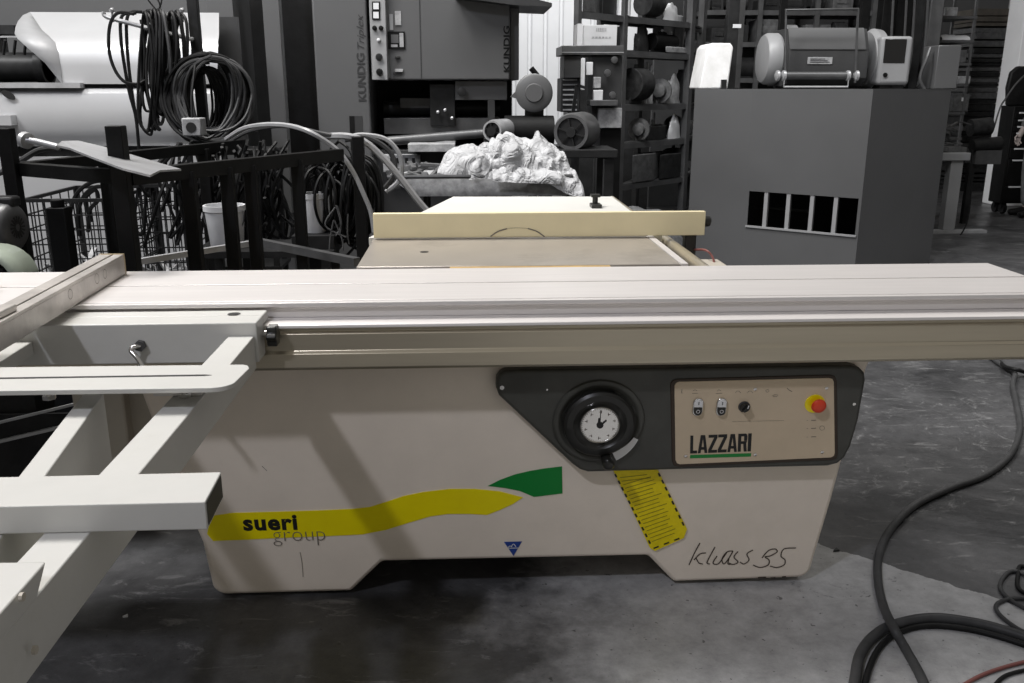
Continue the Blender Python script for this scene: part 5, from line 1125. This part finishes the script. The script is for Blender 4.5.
# right panel plate and mast columns
X0, X1, Z0, Z1 = rect(938, 45, 967, 93, 7.45)
o = MB().box(X0+0.01, X1-0.04, 7.50, 7.75, ZT, Z1).build('control_box', 'cabinet_grey', bevel=0.006); tag(o, 'plain grey control box on the right end of the grey cabinet top', 'control box')
mc = thing('machine_mast', 'tall dark double mast with cables rising behind the drum motor and out of the picture', 'mast', (U(900,50,y=8.0).x, 8.05, ZT))
for px0, px1, yy, m_ in ((880, 892, 8.0, 'steel_black'), (894, 910, 8.05, 'steel_black'), (913, 922, 8.0, 'steel_dark'), (927, 940, 8.02, 'steel_mid')):
    X0, X1, _, _ = rect(px0, 0, px1, 80, yy); MB().box(X0, X1, yy, yy+0.12, ZT, 2.6).build('mast_column', m_, mc, bevel=0.005)
mb = MB()
for px in (884, 897, 905, 918): a = U(px, 80, y=7.97); mb.tube(smoothpath([(a.x, 7.97, ZT+0.02), (a.x+0.02, 7.95, 1.7), (a.x-0.02, 7.97, 2.5)], 5), 0.011, 6)
mb.build('mast_cable', 'rubber_grey', mc)
MB().box(U(880,20,y=8).x, U(940,20,y=8).x, 8.13, 8.16, 1.5, 1.62).build('cross_plate', 'steel_dark', mc)
X0, X1, _, _ = rect(773, 0, 780, 30, 8.3)
for nm, px0, px1, lab in (('steel_post', 773, 779, 'thin dark post rising behind the left part of the drum motor'), ('steel_post', 852, 860, 'dark post rising behind the right part of the drum motor')):
    X0, X1, _, _ = rect(px0, 0, px1, 60, 8.3); o = MB().box(X0, X1, 8.12, 8.18, ZT, 2.5).build(nm, 'steel_black'); tag(o, lab, 'post')
o = MB().box(U(800,10,y=8.15).x, U(850,10,y=8.15).x, 8.05, 8.35, ZT, 1.83).build('switch_cabinet', 'steel_black', bevel=0.01); tag(o, 'black box behind the drum motor, just visible through its tube frame', 'box')
mb = MB(); mb.tube(smoothpath([U(925, 90, y=7.5)+Vector((0,0,.0)), U(920, 78, y=7.5), U(926, 60, y=7.5), U(930, 48, y=7.55)], 5), 0.013, 8); tag(mb.build('bent_pipe', 'steel_mid'), 'bent grey pipe between the window housing and the grey control box', 'pipe')

# ================================================================== RIGHT BACKGROUND
# table with pale legs
TBY = 8.75
tz = U(958, 153, y=TBY).z
tb_ = thing('steel_table', 'table with pale square legs between the grey cabinet and the tool chest', 'table', (U(965,153,y=TBY).x, TBY+0.4, 0))
X0 = U(930, 155, y=TBY).x; X1 = U(971, 155, y=TBY).x
MB().box(X0, X1, TBY, TBY+0.9, tz-0.075, tz).build('table_top', 'machine_pale', tb_, bevel=0.006)
a = U(949, 190, y=TBY).x; b2 = U(961, 190, y=TBY).x
MB().box(a, b2, TBY+0.02, TBY+0.12, 0.03, tz-0.075).build('leg', 'machine_pale', tb_, bevel=0.004)
MB().box(X0, U(985,245,y=TBY).x, TBY, TBY+0.1, 0, 0.03).build('foot_bar', 'steel_light', tb_)
MB().box(a, b2, TBY+0.75, TBY+0.85, 0.0, tz-0.075).build('leg', 'machine_pale', tb_, bevel=0.004)
q = random.Random(77); mb = MB()
for i in range(34):
    c = Vector((X0+q.uniform(0.12, 0.42), TBY+q.uniform(0.1, 0.8), tz+q.uniform(0.01, 0.28))); d = Vector((q.uniform(-1,1), q.uniform(-.6,.6), q.uniform(-.25,.25))).normalized()*q.uniform(0.03, 0.10); mb.bar(c-d, c+d, q.uniform(0.01,0.04), q.uniform(0.01,0.03))
mb.box(X0+0.1, X0+0.42, TBY+0.1, TBY+0.8, tz, tz+0.05)
tag(mb.build('tool_pile', 'clutter_mid', bevel=0.002), 'jumbled heap of hand tools piled on the pale legged table', 'tools', kind='stuff')
c = U(985, 150, y=9.4)
vs_ = thing('bench_vise_machine', 'dark hand machine clamped between the table and the white column', 'machine', (c.x, 9.4, 0))
MB().cyl(U(972, 146, y=9.4), U(1000, 143, y=9.4), 0.07, 18).build('machine_barrel', 'steel_dark', vs_)
MB().cyl(U(970, 128, y=9.45), U(990, 126, y=9.45), 0.09, 18).build('machine_head', 'clutter_dark', vs_)
MB().box(c.x-0.12, c.x+0.16, 9.35, 9.55, U(985,160,y=9.4).z-0.04, U(985,150,y=9.4).z).build('machine_bed', 'steel_mid', vs_)
MB().box(c.x-0.14, c.x-0.08, 9.4, 9.46, 0, U(985,160,y=9.4).z-0.03).build('machine_stand', 'steel_dark', vs_)
mb = MB(); mb.tube(smoothpath([U(972,150,y=8.7), U(971,180,y=8.7), U(970,205,y=8.7), U(966,225,y=8.68), U(958,238,y=8.62), U(951,243,y=8.5)], 6), 0.008, 6)
tag(mb.build('hanging_cable', 'rubber'), 'thin black cable hanging from the table edge to the floor right of the grey cabinet', 'cable')
# tool chest
a = U(992, 214, z=0); CH = a.y
X0 = a.x+0.08; X1 = X0+0.62; zt3 = U(1000, 106, y=CH).z
tc_ = thing('tool_chest', 'black rolling tool chest with pale drawer handles in front of the white column', 'tool chest', ((X0+X1)/2, CH+0.25, 0))
MB().box(X0, X1, CH, CH+0.26, 0.12, zt3).build('chest_body', 'steel_black', tc_, bevel=0.01)
for i, py in enumerate((113, 120.5, 127, 133.5, 149, 160.5, 187)):
    z = U(1008, py, y=CH).z; nz_ = (U(1008, (120.5, 127, 133.5, 149, 160.5, 187, 203)[i], y=CH).z)
    dr = MB().box(X0+0.02, X1-0.02, CH-0.012, CH, nz_+0.025, z+0.01).build('drawer', 'steel_black', tc_, bevel=0.003)
    MB().box(X0+0.06, X1-0.06, CH-0.024, CH-0.010, z-0.006, z+0.01).build('drawer_handle', 'tool_white', dr)
for sx in (X0+0.07, X1-0.07):
    for yy in (CH+0.06, CH+0.20): MB().cyl((sx-0.02, yy, 0.06), (sx+0.02, yy, 0.06), 0.06, 18).box(sx-0.03, sx+0.03, yy-0.02, yy+0.02, 0.06, 0.125).build('castor', 'rubber', tc_)
# chair-like dark backrest on the chest
p = [U(x_, y_, y=CH+0.05) for x_, y_ in ((1010,106),(1010,88),(1014,72),(1021,66),(1045,66),(1045,106))]
bk = MB().prism([(q_.x, q_.z) for q_ in p], CH+0.1, CH+0.16).build('black_bag', 'rubber', bevel=0.02); tag(bk, 'black rounded bag standing on top of the tool chest', 'bag')
mb = MB(); mb.tube(smoothpath([U(994,128,y=CH-0.05), U(1000,108,y=CH-0.05), U(1006,98,y=CH-0.05), U(1016,84,y=CH-0.05), U(1028,72,y=CH-0.05)], 5), 0.010, 6)
tag(mb.build('lance_hose', 'steel_mid'), 'thin bent grey tube leaning over the tool chest and black bag', 'tube')
# stack of planks
PYY = 12.5
X0, X1, _, _ = rect(972, 10, 1008, 110, PYY)
q = random.Random(9); z = 0.0; k_ = 0
zs_top = U(990, 9, y=PYY).z
ps = thing('plank_stand', 'tall dark stack of timber planks on bearers left of the white column', 'timber stack', ((X0+X1)/2, PYY+0.3, 0))
while z < zs_top-0.05:
    h = q.uniform(0.03, 0.09); xo = q.uniform(-0.05, 0.04)
    MB().box(X0+xo, X1+0.3, PYY+q.uniform(0,0.05), PYY+0.6, z, z+h).build('plank', 'wood' if z > zs_top-0.25 else ('clutter_mid' if q.random() < 0.3 else 'clutter_dark'), ps); z += h+q.uniform(0.002, 0.03)
# shelf with boxes left of the planks
SX0, SX1, _, _ = rect(944, 10, 972, 110, 11.5)
sr = thing('storage_shelf', 'grey storage shelf full of boxes between the grey control box and the timber stack', 'shelf', ((SX0+SX1)/2, 11.8, 0))
zsh = [U(955, py, y=11.5).z for py in (16, 40, 63, 84, 112)]
for zz in zsh: MB().box(SX0-0.1, SX1, 11.5, 12.1, zz-0.03, zz).build('shelf', 'steel_mid', sr)
for xx in (SX0-0.1, SX1-0.03): MB().box(xx, xx+0.03, 11.52, 11.55, 0, 2.7).box(xx, xx+0.03, 12.05, 12.08, 0, 2.7).build('upright', 'steel_mid', sr)
for i, (x0_, x1_, y0_, y1_, m_, nm, lab, cat) in enumerate([
    (945, 957, 17+0, 26, 'clutter_light', 'white_carton', 'small pale carton high on the storage shelf at right', 'carton'),
    (944, 972, 31, 37, 'tool_white', 'plastic_wrapping', 'bright white plastic wrapping on the storage shelf at right', 'wrapping'),
    (955, 968, 43, 56, 'clutter_mid', 'grey_crate', 'grey crate just below the bright white wrapping', 'crate'),
    (956, 971, 76, 84, 'clutter_light', 'flat_box', 'flat pale box on the storage shelf right of the grey control box', 'box'),
    (954, 970, 90, 108, 'clutter_mid', 'drawer_box', 'grey box with a small white square on the storage shelf', 'box')]):
    X0, X1, Z0, Z1 = rect(x0_, y0_, x1_, y1_, 11.52)
    zs_ = max([zz for zz in zsh if zz <= Z0+0.12] or [Z0]); hh_ = Z1-Z0
    if nm == 'plastic_wrapping':
        mb = MB(); vs = []
        for a_ in range(21):
            for b4 in range(9):
                xx = X0+(X1-X0)*a_/20; an = math.pi*b4/8; vs.append((xx, 11.72-0.18*math.cos(an), zs_+0.002+hh_*(0.7+0.5*noise.noise(Vector((xx*6, 1, 0))))*math.sin(an)*(1.3)+0.01*noise.noise(Vector((xx*20, an*3, 0)))))
        mb.add(vs, [(a_*9+b4, a_*9+9+b4, a_*9+10+b4, a_*9+1+b4) for a_ in range(20) for b4 in range(8)], True); o = mb.build(nm, m_)
    else: o = MB().box(X0, X1, 11.53, 11.9, zs_+0.001, zs_+hh_).build(nm, m_, bevel=0.008)
    if nm == 'drawer_box': MB().box((X0+X1)/2, (X0+X1)/2+0.05, 11.526, 11.531, zs_+hh_*0.6, zs_+hh_*0.8).build('white_square', 'tool_white', o)
    tag(o, lab, cat)
o = MB().box(U(940,10,y=13.5).x, U(1012,10,y=13.5).x, 13.6, 13.7, 0, 2.8).build('partition_panel', 'machine_grey'); tag(o, 'grey panel behind the storage shelf and the timber stack at right', 'panel')

# ---- person at the right edge (only a leg, hip and forearm show)
pp_ = U(1010, 212, z=0)
px_, py_ = pp_.x-0.03, pp_.y-0.42
import bmesh
def skin_figure(name, verts, edges, radii, m, parent=None, root=0, sub=2):
    me = bpy.data.meshes.new(name); base_ = Vector((px_, py_, 0)) if parent is None else wloc(parent)
    me.from_pydata([Vector(v)-(Vector((0,0,0)) if parent is None else Vector((0,0,0))) for v in verts], edges, [])
    o = bpy.data.objects.new(name, me); COL.objects.link(o); me.materials.append(M[m])
    o.modifiers.new('skin', 'SKIN')
    for i, r_ in enumerate(radii): me.skin_vertices[0].data[i].radius = (r_, r_) if not isinstance(r_, tuple) else r_
    me.skin_vertices[0].data[root].use_root = True
    s_ = o.modifiers.new('sub', 'SUBSURF'); s_.levels = sub; s_.render_levels = sub
    if parent: o.parent = parent
    else: o.location = (px_, py_, 0)
    return o
# local frame: faces -X (towards the bench), +Y away
V = [(0,0,0.95),(-0.01,0,1.10),(-0.03,0,1.28),(-0.02,0,1.44),(-0.03,0,1.53),(-0.05,0,1.60),(-0.05,0,1.72),      # 0-6 spine, head
     (0,-0.09,0.90),(-0.02,-0.10,0.50),(0.02,-0.10,0.12),(-0.02,-0.10,0.045),(-0.17,-0.11,0.035),                  # 7-11 near leg
     (0,0.09,0.90),(-0.01,0.11,0.50),(0.04,0.12,0.12),(0.0,0.12,0.045),(-0.15,0.13,0.035),                       # 12-16 far leg
     (-0.02,-0.18,1.42),(0.0,-0.25,1.15),(-0.08,-0.25,0.93),(-0.11,-0.25,0.86),                                  # 17-20 near arm
     (-0.02,0.18,1.42),(0.0,0.25,1.15),(-0.08,0.25,0.93),(-0.11,0.25,0.86)]
E = [(0,1),(1,2),(2,3),(3,4),(4,5),(5,6),(0,7),(7,8),(8,9),(9,10),(10,11),(0,12),(12,13),(13,14),(14,15),(15,16),(3,17),(17,18),(18,19),(19,20),(3,21),(21,22),(22,23),(23,24)]
Rr = [(0.15,0.11),(0.145,0.10),(0.165,0.115),(0.12,0.09),0.055,0.085,0.085, 0.085,0.062,0.045,0.045,0.035, 0.085,0.062,0.045,0.045,0.035, 0.055,0.045,0.035,0.03, 0.055,0.045,0.035,0.03]
body = skin_figure('person', V, E, Rr, 'skin')
tag(body, 'person in jeans and dark top standing at the right picture edge by the tool chest', 'person')
jl = [V[0], V[7], V[8], (0.02,-0.10,0.10), V[12], V[13], (0.04,0.12,0.10), (-0.005,0,1.02)]
o = skin_figure('jeans', jl, [(0,1),(1,2),(2,3),(0,4),(4,5),(5,6),(0,7)], [(0.165,0.125),0.105,0.085,0.078,0.105,0.085,0.078,(0.16,0.12)], 'denim', body)
tp = [(0,0,1.0), V[1], V[2], V[3], (-0.02,0,1.49), V[17], V[18], (-0.07,-0.25,0.96), V[21], V[22], (-0.07,0.25,0.96)]
o = skin_figure('dark_top', tp, [(0,1),(1,2),(2,3),(3,4),(3,5),(5,6),(6,7),(3,8),(8,9),(9,10)], [(0.17,0.13),(0.165,0.125),(0.185,0.14),(0.14,0.11),0.075,0.075,0.062,0.05,0.075,0.062,0.05], 'clutter_mid', body)
for s_, a_, b4 in ((1, V[10], V[11]), (1, V[15], V[16])):
    skin_figure('shoe', [(a_[0]+0.05,a_[1],0.05),(a_[0],a_[1],0.055),(a_[0]-0.09,a_[1],0.047),(b4[0]-0.03,b4[1],0.04)], [(0,1),(1,2),(2,3)], [(0.05,0.045),(0.055,0.055),(0.052,0.042),(0.045,0.032)], 'rubber', body)
skin_figure('hair', [(-0.035,0,1.70),(-0.03,0,1.735),(-0.01,0,1.68)], [(0,1),(0,2)], [0.086,0.07,0.082], 'rubber', body)
fm_ = MB()   # fingers and thumb of both hands
for sy in (-1, 1):
    for k_ in range(4):
        ln = (0.075, 0.088, 0.083, 0.065)[k_]; xo = px_-0.135+k_*0.018; yo = py_+0.25*sy
        fm_.tube([(xo, yo, 0.865),(xo-0.008, yo-0.004*sy, 0.865-ln*0.55),(xo+0.004, yo-0.022*sy, 0.865-ln)], 0.008, 8)
    fm_.tube([(px_-0.125, py_+0.24*sy, 0.90),(px_-0.158, py_+0.23*sy, 0.865),(px_-0.155, py_+0.215*sy, 0.835)], 0.009, 8)
fo = fm_.build('fingers', 'skin', body)

# ================================================================== HOSES ON THE FLOOR (front right)
def floor_hose(name, pts, r, m, label, cat='hose', grp=None):
    P = [U(q_[0], q_[1], z=r+(q_[2] if len(q_) > 2 else 0)) for q_ in pts]; mb = MB(); mb.tube(smoothpath(P, 10), r, 12)
    return tag(mb.build(name, m), label, cat, grp)
floor_hose('power_hose', [(990,356),(997,362),(1008,369),(1015,374),(1013,385),(1017,405),(1020,430),(1010,455),(985,475),(950,488),(915,505),(890,530),(879,555),(878,580),(883,605),(893,627,0.03),(905,648),(920,675),(930,700)], 0.0125, 'rubber_grey', 'long thick grey hose winding over the floor right of the saw')
floor_hose('power_hose', [(1045,362),(1030,372),(1018,370,0.028),(1006,367,0.02),(1000,362)], 0.010, 'rubber', 'short dark hose end crossing the thick hose at the right edge')
floor_hose('power_hose', [(852,700),(855,680),(860,655),(873,637),(893,625),(930,618),(970,622),(1010,632),(1060,650)], 0.0135, 'rubber_grey', 'thick grey hose looping across the bottom right corner')
floor_hose('power_hose', [(862,705),(868,672),(880,647),(898,633),(925,626),(960,628),(1000,637),(1060,657)], 0.008, 'rubber', 'thinner hose nested inside the bottom right loop')
floor_hose('thin_cable', [(1040,582),(1015,571),(1003,578),(1001,590),(1015,603),(1040,615)], 0.006, 'rubber_grey', 'upper loop of thin cable at the right edge on the pale floor', 'cable', 'thin cable loops')
floor_hose('thin_cable', [(1045,640),(1020,630),(1001,616),(996,606),(1005,600),(1020,598),(1045,600)], 0.006, 'rubber_grey', 'lower loop of thin cable just above the thick hose at the right edge', 'cable', 'thin cable loops')
floor_hose('thin_cable', [(1045,576),(1022,566),(1018,575),(1020,590),(1045,600)], 0.006, 'rubber', 'small dark cable curl topmost at the right edge', 'cable', 'thin cable loops')
floor_hose('air_line', [(955,690),(980,676),(1005,667),(1040,658)], 0.005, 'redhose', 'thin faded red air line at the bottom right corner', 'cable')
floor_hose('thin_cable', [(990,692),(1005,676),(1035,668)], 0.005, 'rubber', 'thin dark cable beside the red air line in the corner', 'cable')
# debris chips on the floor
q = random.Random(2)
for i, (a_, b4, s_) in enumerate([(836, 551, 0.012), (126, 617, 0.007)]):
    c = U(a_, b4, z=0); o = MB().prism([(c.x-s_, c.y-s_*0.6),(c.x+s_*0.8, c.y-s_*0.3),(c.x+s_*0.4, c.y+s_)], 0.0005, 0.006, 'z').build('debris_chip', 'ink' if i == 0 else 'tool_white')
    tag(o, ('small black chip on the floor by the right foot of the saw', 'tiny white chip on the dark floor left of the saw cabinet')[i], 'debris')
# red lead by the fence
mb = MB(); mb.tube(smoothpath([Vector((0.80, 3.12, 0.85)), U(705, 250, y=2.98), U(712, 256, y=2.95), U(715, 266, y=2.93)], 6), 0.004, 6); mb.build('red_lead', 'redhose', saw)
